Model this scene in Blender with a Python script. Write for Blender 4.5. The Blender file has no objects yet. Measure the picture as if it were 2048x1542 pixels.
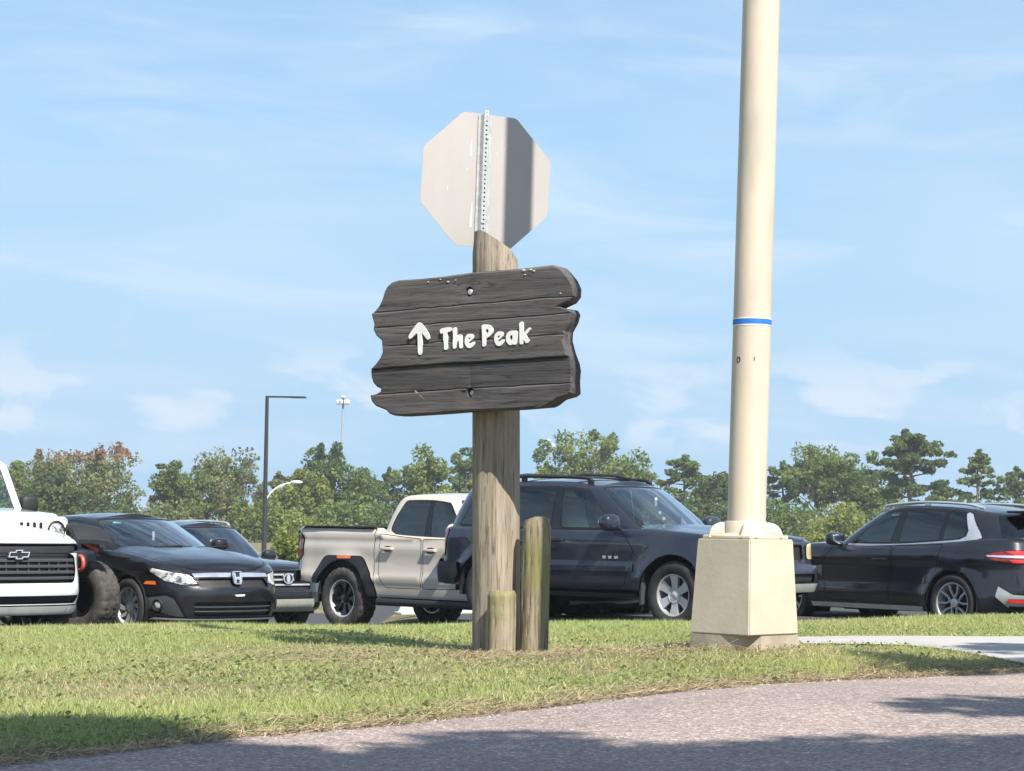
import bpy, bmesh, math, random
import numpy as np
from mathutils import Vector, Matrix
from mathutils.geometry import delaunay_2d_cdt

R = math.radians
rng = np.random.default_rng(11)
random.seed(5)
SC = bpy.context.scene
COL = SC.collection

# ------------------------------------------------------------------ camera
cam_d = bpy.data.cameras.new('camera')
cam = bpy.data.objects.new('camera', cam_d)
COL.objects.link(cam)
SC.camera = cam
ROLL = R(0.8)
cam.matrix_world = Matrix(((math.cos(ROLL), -math.sin(ROLL), 0, 0),
                           (0, 0, -1, 0),
                           (math.sin(ROLL), math.cos(ROLL), 0, 1.42),
                           (0, 0, 0, 1)))
cam_d.sensor_width = 36
cam_d.lens = 4200 / 2048 * 36
cam_d.shift_y = 285 / 2048
cam_d.clip_start = 0.1
cam_d.clip_end = 6000

# ------------------------------------------------------------------ sun, sky, exposure
SUN_EL, SUN_AZ = R(49), R(180 - 30)
sun_dir = Vector((math.sin(SUN_AZ) * math.cos(SUN_EL), math.cos(SUN_AZ) * math.cos(SUN_EL), math.sin(SUN_EL)))
sun_d = bpy.data.lights.new('sun', 'SUN')
sun_d.energy = 5.0
sun_d.angle = R(0.53)
sun_d.color = (1.0, 0.94, 0.85)
sun = bpy.data.objects.new('sun', sun_d)
COL.objects.link(sun)
sun.location = sun_dir * 60
sun.rotation_euler = sun_dir.to_track_quat('Z', 'Y').to_euler()

world = bpy.data.worlds.new('World')
SC.world = world
world.use_nodes = True
PX = 7.1
def build_world():
    nt = world.node_tree
    for n in list(nt.nodes): nt.nodes.remove(n)
    N = nt.nodes.new; L = nt.links.new
    out = N('ShaderNodeOutputWorld'); bg = N('ShaderNodeBackground')
    sky = N('ShaderNodeTexSky'); sky.sky_type = 'NISHITA'; sky.sun_disc = False
    sky.sun_elevation = SUN_EL; sky.sun_rotation = SUN_AZ
    sky.air_density = 1.0; sky.dust_density = 0.1; sky.ozone_density = 2.6; sky.altitude = 30
    bg.inputs['Strength'].default_value = 0.095
    tc = N('ShaderNodeTexCoord'); sep = N('ShaderNodeSeparateXYZ')
    L(tc.outputs['Generated'], sep.inputs[0])
    def mathn(op, a, b=None, c=None):
        m = N('ShaderNodeMath'); m.operation = op
        for i, v in enumerate((a, b, c)):
            if v is None: continue
            if isinstance(v, (int, float)): m.inputs[i].default_value = v
            else: L(v, m.inputs[i])
        return m.outputs[0]
    X, Y, Z = sep.outputs
    el = mathn('ARCSINE', Z)
    az = mathn('ARCTAN2', X, Y)
    def noise(sx, sy, ox, oy, scale, detail, rough, dist=0):
        # slightly slanted streaks: y' = el*sy + az*k
        cx = mathn('MULTIPLY_ADD', az, sx, ox)
        cy0 = mathn('MULTIPLY_ADD', el, sy, oy)
        cy = mathn('MULTIPLY_ADD', az, sx * 0.16, cy0)
        cb = N('ShaderNodeCombineXYZ'); L(cx, cb.inputs[0]); L(cy, cb.inputs[1])
        n = N('ShaderNodeTexNoise'); n.inputs['Scale'].default_value = scale
        n.inputs['Detail'].default_value = detail; n.inputs['Roughness'].default_value = rough
        n.inputs['Distortion'].default_value = dist
        L(cb.outputs[0], n.inputs['Vector'])
        return n.outputs[0]
    def rng_(v, a, b, lo=0., hi=1.):
        m = N('ShaderNodeMapRange'); m.interpolation_type = 'SMOOTHSTEP'
        L(v, m.inputs[0]); m.inputs[1].default_value = a; m.inputs[2].default_value = b
        m.inputs[3].default_value = lo; m.inputs[4].default_value = hi
        return m.outputs[0]
    # thin cirrus veils
    c1 = rng_(noise(3.0, 17, 3.7, 1.9, 1.5, 6, .58, .7), .40, .74, 0, .62)
    c2 = rng_(noise(1.6, 7, 9.7, 4.1, 1.6, 4, .5, .4), .36, .70, 0, .42)
    cir = mathn('MAXIMUM', c1, c2)
    # small low cumulus on the horizon
    pn = rng_(noise(15, 40, PX, 2.0, 1.0, 6, .52, .4), .45, .60, 0, .9)
    lo = rng_(el, .030, .048); hi = rng_(el, .105, .060)
    puff = mathn('MULTIPLY', mathn('MULTIPLY', pn, lo), hi)
    hor = rng_(el, .55, .0, 0, .97)
    cl = mathn('MAXIMUM', cir, puff)
    hs = N('ShaderNodeHueSaturation'); hs.inputs['Saturation'].default_value = 1.0
    hs.inputs['Value'].default_value = 1.0
    L(sky.outputs[0], hs.inputs['Color'])
    hz = N('ShaderNodeMix'); hz.data_type = 'RGBA'                 # moist air low over the horizon
    L(hor, hz.inputs[0]); L(hs.outputs[0], hz.inputs[6]); hz.inputs[7].default_value = (2.6, 4.35, 6.1, 1)
    mx = N('ShaderNodeMix'); mx.data_type = 'RGBA'
    L(cl, mx.inputs[0]); L(hz.outputs[2], mx.inputs[6])
    mx.inputs[7].default_value = (4.8, 5.65, 6.6, 1)
    L(mx.outputs[2], bg.inputs['Color']); L(bg.outputs[0], out.inputs[0])
build_world()
vs = SC.view_settings
vs.view_transform = 'Standard'; vs.look = 'None'; vs.gamma = 1; vs.exposure = 0.75
vs.use_curve_mapping = False
SC.render.engine = 'CYCLES'
SC.cycles.use_denoising = True
SC.cycles.max_bounces = 8
SC.cycles.transparent_max_bounces = 16
SC.cycles.caustics_reflective = False; SC.cycles.caustics_refractive = False

# ------------------------------------------------------------------ materials
def new_mat(name):
    m = bpy.data.materials.new(name); m.use_nodes = True
    nt = m.node_tree
    return m, nt, nt.nodes['Principled BSDF'], nt.nodes.new, nt.links.new
def ramp(N, stops):
    r = N('ShaderNodeValToRGB'); e = r.color_ramp.elements
    e[0].position, e[0].color = stops[0][0], (*stops[0][1], 1)
    e[1].position, e[1].color = stops[-1][0], (*stops[-1][1], 1)
    for p, c in stops[1:-1]:
        k = e.new(p); k.color = (*c, 1)
    return r
def noise_tex(N, L, scale, detail=4, rough=.55, stretch=(1, 1, 1), coord='Object', dist=0):
    tc = N('ShaderNodeTexCoord'); mp = N('ShaderNodeMapping'); mp.inputs['Scale'].default_value = stretch
    L(tc.outputs[coord], mp.inputs[0])
    n = N('ShaderNodeTexNoise'); n.inputs['Scale'].default_value = scale
    n.inputs['Detail'].default_value = detail; n.inputs['Roughness'].default_value = rough
    n.inputs['Distortion'].default_value = dist
    L(mp.outputs[0], n.inputs['Vector'])
    return n.outputs[0]
def mixc(N, L, fac, a, b, blend='MIX'):
    m = N('ShaderNodeMix'); m.data_type = 'RGBA'; m.blend_type = blend
    for i, v in ((0, fac), (6, a), (7, b)):
        if isinstance(v, (int, float)): m.inputs[i].default_value = v
        elif isinstance(v, tuple): m.inputs[i].default_value = (*v, 1)
        else: L(v, m.inputs[i])
    return m.outputs[2]
def bump(N, L, p, h, dist=.01, strength=.5):
    b = N('ShaderNodeBump'); b.inputs['Distance'].default_value = dist; b.inputs['Strength'].default_value = strength
    L(h, b.inputs['Height']); L(b.outputs[0], p.inputs['Normal'])
def pm(name, col, rough=.5, metal=0., coat=0., col2=None, scale=6., lo=.35, hi=.7, stretch=(1, 1, 1), bmp=0., bscale=None, spec=.5):
    m, nt, p, N, L = new_mat(name)
    p.inputs['Roughness'].default_value = rough; p.inputs['Metallic'].default_value = metal
    p.inputs['Coat Weight'].default_value = coat; p.inputs['Coat Roughness'].default_value = .04
    p.inputs['Specular IOR Level'].default_value = spec
    if col2 is None: col2 = tuple(c * .8 for c in col)
    n = noise_tex(N, L, scale, 5, .6, stretch)
    r = ramp(N, [(lo, col), (hi, col2)]); L(n, r.inputs[0]); L(r.outputs[0], p.inputs['Base Color'])
    if bmp: bump(N, L, p, noise_tex(N, L, bscale or scale * 4, 4, .6, stretch), bmp, .6)
    return m
def paint(name, col, metal=.0, rough=.32, dirt=.12):
    m, nt, p, N, L = new_mat(name)
    p.inputs['Metallic'].default_value = metal; p.inputs['Coat Weight'].default_value = 1
    p.inputs['Coat Roughness'].default_value = .02; p.inputs['Specular IOR Level'].default_value = .25 if max(col) < .1 else .4
    n = noise_tex(N, L, 1.3, 6, .65); r = ramp(N, [(.45, (0, 0, 0)), (.8, (dirt, dirt, dirt))]); L(n, r.inputs[0])
    L(mixc(N, L, r.outputs[0], col, (.30, .27, .23)), p.inputs['Base Color'])
    mr = N('ShaderNodeMapRange'); L(n, mr.inputs[0]); mr.inputs[1].default_value = .3; mr.inputs[2].default_value = .8
    mr.inputs[3].default_value = rough - .05; mr.inputs[4].default_value = rough + .15
    L(mr.outputs[0], p.inputs['Roughness'])
    return m
def glass(name, tint, refl=1.0, rough=.01):
    m, nt, p, N, L = new_mat(name)
    nt.nodes.remove(p)
    out = nt.nodes['Material Output']
    t = N('ShaderNodeBsdfTransparent'); t.inputs[0].default_value = (*tint, 1)
    g = N('ShaderNodeBsdfGlossy'); g.inputs['Roughness'].default_value = rough
    g.inputs[0].default_value = (.95, 1, .98, 1)
    lw = N('ShaderNodeFresnel'); lw.inputs[0].default_value = 1.5
    ma = N('ShaderNodeMath'); ma.operation = 'MULTIPLY_ADD'; ma.inputs[1].default_value = 1.6 * refl; ma.inputs[2].default_value = .01
    ma.use_clamp = True
    L(lw.outputs[0], ma.inputs[0])
    mx = N('ShaderNodeMixShader'); L(ma.outputs[0], mx.inputs[0]); L(t.outputs[0], mx.inputs[1]); L(g.outputs[0], mx.inputs[2])
    L(mx.outputs[0], out.inputs[0])
    return m

M = {}
M['black_paint'] = paint('black car paint', (.0065, .007, .009), .0, .3, .05)
M['graphite_paint'] = paint('graphite car paint', (.014, .016, .022), .2, .3, .05)
M['navy_paint'] = paint('dark blue grey car paint', (.018, .0235, .038), .2, .34, .10)
M['dark_paint'] = paint('dark slate car paint', (.010, .012, .016), .1, .3, .06)
M['white_paint'] = paint('white car paint', (.80, .81, .80), 0, .35, .05)
M['jeep_white'] = paint('white off-roader paint', (.82, .81, .78), 0, .35, .04)
M['beige_paint'] = paint('sand beige car paint', (.66, .575, .475), .0, .36, .05)
M['plastic'] = pm('black textured plastic', (.018, .018, .020), .6, bmp=.001, bscale=220)
M['grey_plastic'] = pm('grey plastic', (.06, .062, .066), .5)
M['seam'] = pm('dark panel seam', (.004, .004, .004), .8)
M['rubber'] = pm('tyre rubber', (.020, .020, .021), .78, col2=(.045, .042, .038), scale=9, bmp=.002, bscale=60)
M['dusty_rubber'] = pm('dusty tyre rubber', (.028, .027, .027), .9, col2=(.095, .085, .072), scale=11, bmp=.003, bscale=50)
M['chrome'] = pm('chrome', (.85, .86, .87), .14, .75)
M['silver'] = pm('silver wheel alloy', (.68, .68, .66), .32, .5, col2=(.54, .53, .50))
M['alloy'] = pm('machined alloy', (.70, .70, .69), .35, .45)
M['black_alloy'] = pm('black alloy', (.012, .012, .013), .25, .3, .5)
M['satin'] = pm('satin aluminium trim', (.70, .72, .74), .3, .5)
M['champagne'] = pm('champagne metallic bumper', (.50, .51, .45), .33, .25, .5)
M['silver_paint'] = pm('silver grey bumper paint', (.50, .52, .50), .3, .4, .6)
M['interior'] = pm('car interior cloth', (.10, .10, .10), .85, col2=(.15, .145, .14))
M['tan_interior'] = pm('pale grey seat cloth', (.45, .44, .41), .85)
M['headlamp'] = pm('headlamp reflector', (.78, .78, .74), .16, .35, 1., col2=(.10, .10, .11), scale=13, lo=.45, hi=.60)
M['yellowed_lamp'] = pm('yellowed headlamp lens', (.62, .52, .30), .25, .1, 1., col2=(.5, .40, .2))
M['amber'] = pm('amber reflector', (.75, .17, .03), .25, 0, 1.)
M['tail_red'] = pm('red tail lamp lens', (.30, .010, .014), .12, 0, 1., col2=(.12, .004, .008), scale=12)
M['tail_bright'] = pm('bright red tail lamp', (.75, .03, .03), .15, 0, 1.)
M['mirror_glass'] = pm('mirror glass', (.8, .85, .9), .03, 1.0)
M['windshield'] = glass('windshield glass', (.76, .84, .82), 1.9)
M['tint'] = glass('dark tinted glass', (.10, .11, .12), 1.25)
M['clear_tint'] = glass('light tinted glass', (.70, .79, .76), 1.3)
M['lens'] = glass('clear lamp lens', (.9, .9, .9), 1.2)
M['green_sticker'] = pm('green sticker', (.15, .6, .45), .5)
M['paper'] = pm('white paper', (.8, .8, .78), .7)
M['gold'] = pm('gold emblem', (.55, .40, .12), .3, .8)

# ------------------------------------------------------------------ object helpers
def link(o): COL.objects.link(o); return o
def tag(o, label=None, cat=None, group=None, kind=None):
    if label: o['label'] = label
    if cat: o['category'] = cat
    if group: o['group'] = group
    if kind: o['kind'] = kind
    return o
def empty(name, loc=(0, 0, 0), rz=0., scale=1., parent=None):
    o = bpy.data.objects.new(name, None); o.empty_display_size = .2
    link(o); o.location = loc; o.rotation_euler = (0, 0, rz); o.scale = (scale,) * 3
    if parent: o.parent = parent
    return o
def mesh(name, verts, faces, mat, parent=None, smooth=True, angle=35, normals=None, loc=None):
    me = bpy.data.meshes.new(name)
    me.from_pydata([tuple(map(float, v)) for v in verts], [], [tuple(map(int, f)) for f in faces])
    me.materials.append(mat if not isinstance(mat, str) else M[mat])
    if smooth:
        me.shade_smooth()
        if normals is not None: me.normals_split_custom_set_from_vertices([tuple(map(float, n)) for n in normals])
        elif angle: me.set_sharp_from_angle(angle=R(angle))
    o = bpy.data.objects.new(name, me); link(o)
    if parent: o.parent = parent
    if loc is not None: o.location = loc
    return o
class MB:
    """collects shapes that make ONE part"""
    def __init__(s): s.v = []; s.f = []
    def add(s, v, f):
        b = len(s.v); s.v += [tuple(x) for x in v]; s.f += [tuple(b + i for i in q) for q in f]; return s
    def box(s, c, d, mat3=None, taper=1.0):
        hx, hy, hz = d[0] / 2, d[1] / 2, d[2] / 2
        v = []
        for z in (-hz, hz):
            t = taper if z > 0 else 1
            v += [(-hx * t, -hy * t, z), (hx * t, -hy * t, z), (hx * t, hy * t, z), (-hx * t, hy * t, z)]
        if mat3 is not None: v = [tuple(mat3 @ Vector(p)) for p in v]
        v = [(p[0] + c[0], p[1] + c[1], p[2] + c[2]) for p in v]
        return s.add(v, [(3, 2, 1, 0), (4, 5, 6, 7), (0, 1, 5, 4), (1, 2, 6, 5), (2, 3, 7, 6), (3, 0, 4, 7)])
    def rbox(s, c, d, r=.02, seg=3, mat3=None, taper=1.):
        bm = bmesh.new(); bmesh.ops.create_cube(bm, size=1)
        for v in bm.verts:
            t = taper if v.co.z > 0 else 1
            v.co = Vector((v.co.x * d[0] * t, v.co.y * d[1] * t, v.co.z * d[2]))
        bmesh.ops.bevel(bm, geom=bm.edges[:], offset=min(r, min(d) * .49), segments=seg, affect='EDGES', profile=.5)
        bm.verts.index_update()
        v = [(mat3 @ x.co if mat3 is not None else x.co.copy()) + Vector(c) for x in bm.verts]
        f = [[q.index for q in p.verts] for p in bm.faces]; bm.free()
        return s.add(v, f)
    def tube(s, pts, r, seg=8, cap=True):
        pts = [Vector(p) for p in pts]; n = len(pts)
        rr = r if hasattr(r, '__len__') else [r] * n
        v = []; up = None
        for i, p in enumerate(pts):
            t = (pts[min(i + 1, n - 1)] - pts[max(i - 1, 0)]).normalized()
            if up is None:
                up = Vector((0, 0, 1)) if abs(t.z) < .9 else Vector((1, 0, 0))
            a = (up - t * up.dot(t)).normalized(); b = t.cross(a); up = a
            for k in range(seg):
                an = 2 * math.pi * k / seg
                v.append(p + (a * math.cos(an) + b * math.sin(an)) * rr[i])
        f = [(i * seg + k, i * seg + (k + 1) % seg, (i + 1) * seg + (k + 1) % seg, (i + 1) * seg + k) for i in range(n - 1) for k in range(seg)]
        if cap: f += [tuple(range(seg))[::-1], tuple((n - 1) * seg + k for k in range(seg))]
        return s.add(v, f)
    def lathe(s, prof, seg=32, axis='z', c=(0, 0, 0), closed=False):
        v = []
        for (r, h) in prof:
            for k in range(seg):
                a = 2 * math.pi * k / seg
                if axis == 'z': v.append((c[0] + r * math.cos(a), c[1] + r * math.sin(a), c[2] + h))
                else: v.append((c[0] + r * math.cos(a), c[1] + h, c[2] + r * math.sin(a)))
        n = len(prof); f = []
        for i in range(n - 1 + (1 if closed else 0)):
            j = (i + 1) % n
            for k in range(seg):
                q = (i * seg + k, i * seg + (k + 1) % seg, j * seg + (k + 1) % seg, j * seg + k)
                f.append(q if axis == 'z' else q[::-1])
        return s.add(v, f)
    def ell(s, c, d, seg=20, rings=12, mat3=None, p=1.0):
        v = []; f = []
        sg = lambda x: math.copysign(abs(x) ** p, x)
        for i in range(rings + 1):
            ph = math.pi * i / rings
            for k in range(seg):
                th = 2 * math.pi * k / seg
                q = Vector((sg(math.sin(ph)) * sg(math.cos(th)) * d[0], sg(math.sin(ph)) * sg(math.sin(th)) * d[1], sg(math.cos(ph)) * d[2]))
                if mat3 is not None: q = mat3 @ q
                v.append(q + Vector(c))
        for i in range(rings):
            for k in range(seg):
                f.append((i * seg + k, (i + 1) * seg + k, (i + 1) * seg + (k + 1) % seg, i * seg + (k + 1) % seg))
        return s.add(v, f)
    def prism(s, poly, y0, y1, fn=None):
        """polygon (a,b) extruded between two depths; fn maps (a,b,d)->xyz"""
        fn = fn or (lambda a, b, d: (a, d, b))
        n = len(poly)
        v = [fn(a, b, y0) for a, b in poly] + [fn(a, b, y1) for a, b in poly]
        tri = tri_poly(poly)
        f = [tuple(t) for t in tri] + [tuple(n + i for i in t[::-1]) for t in tri]
        f += [(i, n + i, n + (i + 1) % n, (i + 1) % n) for i in range(n)]
        return s.add(v, f)
    def obj(s, name, mat, parent=None, angle=35, smooth=True, loc=None):
        return mesh(name, s.v, s.f, mat, parent, smooth, angle, loc=loc)
def fixn(o):
    bm = bmesh.new(); bm.from_mesh(o.data); bmesh.ops.recalc_face_normals(bm, faces=bm.faces); bm.to_mesh(o.data); bm.free(); return o
def area2(p): return sum(p[i][0] * p[(i + 1) % len(p)][1] - p[(i + 1) % len(p)][0] * p[i][1] for i in range(len(p)))
def tri_poly(poly, holes=()):
    """triangles of a simple polygon, by index into poly + holes"""
    pts = list(poly); ed = [(i, (i + 1) % len(poly)) for i in range(len(poly))]
    for h in holes:
        b = len(pts); pts += list(h); ed += [(b + i, b + (i + 1) % len(h)) for i in range(len(h))]
    vc, _, fc, ov, _, _ = delaunay_2d_cdt([Vector(p) for p in pts], ed, [], 0, 1e-7)
    mp = [o[0] if o else 0 for o in ov]
    c = np.array([[(vc[f[0]].x + vc[f[1]].x + vc[f[2]].x) / 3, (vc[f[0]].y + vc[f[1]].y + vc[f[2]].y) / 3] for f in fc])
    ok = inside(c, poly)
    for h in holes: ok &= ~inside(c, h)
    return [[mp[i] for i in f] for f, k in zip(fc, ok) if k]
def inside(p, poly):
    p = np.asarray(p); x, y = p[:, 0], p[:, 1]; r = np.zeros(len(p), bool); q = np.asarray(poly); n = len(q)
    for i in range(n):
        x0, y0 = q[i]; x1, y1 = q[(i + 1) % n]
        if y0 == y1: continue
        c = ((y0 > y) != (y1 > y)) & (x < (x1 - x0) * (y - y0) / (y1 - y0) + x0)
        r ^= c
    return r
def dens(poly, d, closed=True):
    o = []; n = len(poly)
    for i in range(n if closed else n - 1):
        a = np.array(poly[i], float); b = np.array(poly[(i + 1) % n], float)
        k = max(1, int(math.ceil(np.linalg.norm(b - a) / d)))
        o += [tuple(a + (b - a) * j / k) for j in range(k)]
    if not closed: o.append(tuple(poly[-1]))
    return o
def inset(poly, d):
    if area2(poly) < 0: poly = poly[::-1]
    n = len(poly); o = []
    for i in range(n):
        p = np.array(poly[i], float); a = np.array(poly[i - 1], float); b = np.array(poly[(i + 1) % n], float)
        e1 = p - a; e2 = b - p; e1 /= np.linalg.norm(e1) + 1e-9; e2 /= np.linalg.norm(e2) + 1e-9
        n1 = np.array((-e1[1], e1[0])); n2 = np.array((-e2[1], e2[0])); m = n1 + n2; l = max(m @ m, .35)
        o.append(tuple(p + m * (2 * d / l)))
    return o
def rpoly(poly, r, k=3):
    """round the corners"""
    n = len(poly); o = []
    for i in range(n):
        p = np.array(poly[i], float); a = np.array(poly[i - 1], float) - p; b = np.array(poly[(i + 1) % n], float) - p
        la, lb = np.linalg.norm(a), np.linalg.norm(b); q = min(r, la * .45, lb * .45)
        s, e = p + a / la * q, p + b / lb * q
        for j in range(k + 1):
            t = j / k; o.append(tuple((1 - t) ** 2 * s + 2 * t * (1 - t) * p + t * t * e))
    return o
def slab(name, poly, holes, d0, d1, fn, mat, parent, angle=35, edge=None):
    """one plate with a traced outline: front face at depth d0, back at d1"""
    if area2(poly) < 0: poly = poly[::-1]
    pts = list(poly); loops = [list(range(len(poly)))]
    for h in holes:
        b = len(pts); pts += list(h); loops.append(list(range(b, b + len(h))))
    tri = tri_poly(poly, holes); n = len(pts)
    v = [fn(a, b, d0) for a, b in pts] + [fn(a, b, d1) for a, b in pts]
    f = [tuple(t) for t in tri] + [tuple(n + i for i in t[::-1]) for t in tri]
    for lp in loops:
        f += [(lp[i], n + lp[i], n + lp[(i + 1) % len(lp)], lp[(i + 1) % len(lp)]) for i in range(len(lp))]
    return fixn(mesh(name, v, f, mat, parent, True, angle))
# ------------------------------------------------------------------ vehicle kit
class Cub:
    """smooth curve through (x, y) knots"""
    def __init__(s, pts, mono=True):
        p = sorted(pts); s.x = np.array([q[0] for q in p], float); s.y = np.array([q[1] for q in p], float)
        h = np.diff(s.x); d = np.diff(s.y) / h; m = np.zeros(len(p)); m[0], m[-1] = d[0], d[-1]
        for i in range(1, len(p) - 1):
            if mono and d[i - 1] * d[i] <= 0: m[i] = 0
            elif mono:
                w1, w2 = 2 * h[i] + h[i - 1], h[i] + 2 * h[i - 1]; m[i] = (w1 + w2) / (w1 / d[i - 1] + w2 / d[i])
            else: m[i] = (d[i - 1] * h[i] + d[i] * h[i - 1]) / (h[i] + h[i - 1])
        s.m = m
    def __call__(s, x):
        x = np.clip(np.asarray(x, float), s.x[0], s.x[-1]); i = np.clip(np.searchsorted(s.x, x) - 1, 0, len(s.x) - 2)
        h = s.x[i + 1] - s.x[i]; t = (x - s.x[i]) / h
        return ((2 * t ** 3 - 3 * t ** 2 + 1) * s.y[i] + (t ** 3 - 2 * t ** 2 + t) * h * s.m[i] + (-2 * t ** 3 + 3 * t ** 2) * s.y[i + 1] + (t ** 3 - t ** 2) * h * s.m[i + 1])

def shell_parts(Mf, dom, regions, du, parent, base, flange=.012):
    """cut a curved sheet (u,w) into the parts listed; every part is a mesh of its own"""
    regs = []
    for g in regions:
        polys = [q if area2(q) > 0 else q[::-1] for q in g['polys']]
        gap = g.get('gap', .009)
        regs.append((g, polys, [inset(q, gap) for q in polys] if gap else polys))
    loops = [dom]
    for g, po, pi in regs:
        loops += po
        if g.get('gap', .009): loops += pi
    pts = []; ed = []
    for lp in loops:
        q = dens(lp, du); b = len(pts); pts += q; ed += [(b + i, b + (i + 1) % len(q)) for i in range(len(q))]
    D = np.array(dom); x0, y0 = D.min(0); x1, y1 = D.max(0)
    gx, gy = np.meshgrid(np.arange(x0 + du / 2, x1, du), np.arange(y0 + du / 2, y1, du * .8)); G = np.stack([gx.ravel(), gy.ravel()], 1)
    G[:, 1] += 1e-4 * np.sin(G[:, 0] * 31)
    G = G[inside(G, dom)]
    # keep grid points away from outlines
    P = np.array(pts); keep = np.ones(len(G), bool)
    for i in range(0, len(G), 400):
        d = ((G[i:i + 400, None, :] - P[None]) ** 2).sum(2).min(1); keep[i:i + 400] = d > (du * .35) ** 2
    pts = pts + [tuple(q) for q in G[keep]]
    vc, _, fc, _, _, _ = delaunay_2d_cdt([Vector(p) for p in pts], ed, [], 0, 1e-6)
    V = np.array([(v.x, v.y) for v in vc]); F = np.array([f for f in fc if len(f) == 3])
    C = V[F].mean(1)
    a = V[F]; ar = (a[:, 1, 0] - a[:, 0, 0]) * (a[:, 2, 1] - a[:, 0, 1]) - (a[:, 2, 0] - a[:, 0, 0]) * (a[:, 1, 1] - a[:, 0, 1])
    F[ar < 0] = F[ar < 0][:, ::-1]
    own = np.full(len(F), -1); own[inside(C, dom)] = 0
    ring = np.zeros(len(F), bool)
    for k, (g, po, pi) in enumerate(regs):
        for q, qi in zip(po, pi):
            m = inside(C, q) & (own >= 0); mi = m & inside(C, qi); own[m] = k + 1; ring[m] = True; ring[mi] = False
            if not g.get('gap', .009): ring[m] = False
    out = {}
    def make(name, sel, mat, push, fl, par):
        if not sel.any(): return None
        f = F[sel]; u = np.unique(f); mp = np.full(len(V), -1); mp[u] = np.arange(len(u)); f = mp[f]; uv = V[u]
        p, n = Mf(uv[:, 0], uv[:, 1]); p = p + n * push
        verts = list(p); nor = list(n); faces = [tuple(t) for t in f]
        if fl:
            cnt = {}
            for t in f:
                for i in range(3): cnt[(t[i], t[(i + 1) % 3])] = 1
            for (i, j) in list(cnt):
                if (j, i) in cnt: continue
                b = len(verts); q = [p[i], p[j], p[j] - n[j] * fl, p[i] - n[i] * fl]
                verts += q; e = np.cross(q[2] - q[1], q[1] - q[0]); e = e / (np.linalg.norm(e) + 1e-9); nor += [-e] * 4
                faces.append((b + 1, b, b + 3, b + 2))
        return mesh(name, verts, faces, mat, par, True, None, nor)
    if base: out[base[0]] = make(base[0], own == 0, base[1], 0, flange, parent)
    for k, (g, po, pi) in enumerate(regs):
        if g.get('hole'): continue
        par = g.get('parent') or parent
        if isinstance(par, str): par = out[par]
        for j, (q, qi) in enumerate(zip(po, pi)):
            sel = (own == k + 1) & inside(C, q)
            o = make(g['name'], sel & ~ring, g['mat'], g.get('push', 0), g.get('flange', flange), par)
            out.setdefault(g.get('key', g['name']) + ('' if j == 0 else str(j)), o)
            if o is not None and g.get('label'): o['label'] = g['label']
            if o is not None and (sel & ring).any():
                make(g.get('ring_name', 'seal'), sel & ring, g.get('ring', 'seam'), g.get('ring_push', -.006), 0, o)
    return out

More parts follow.
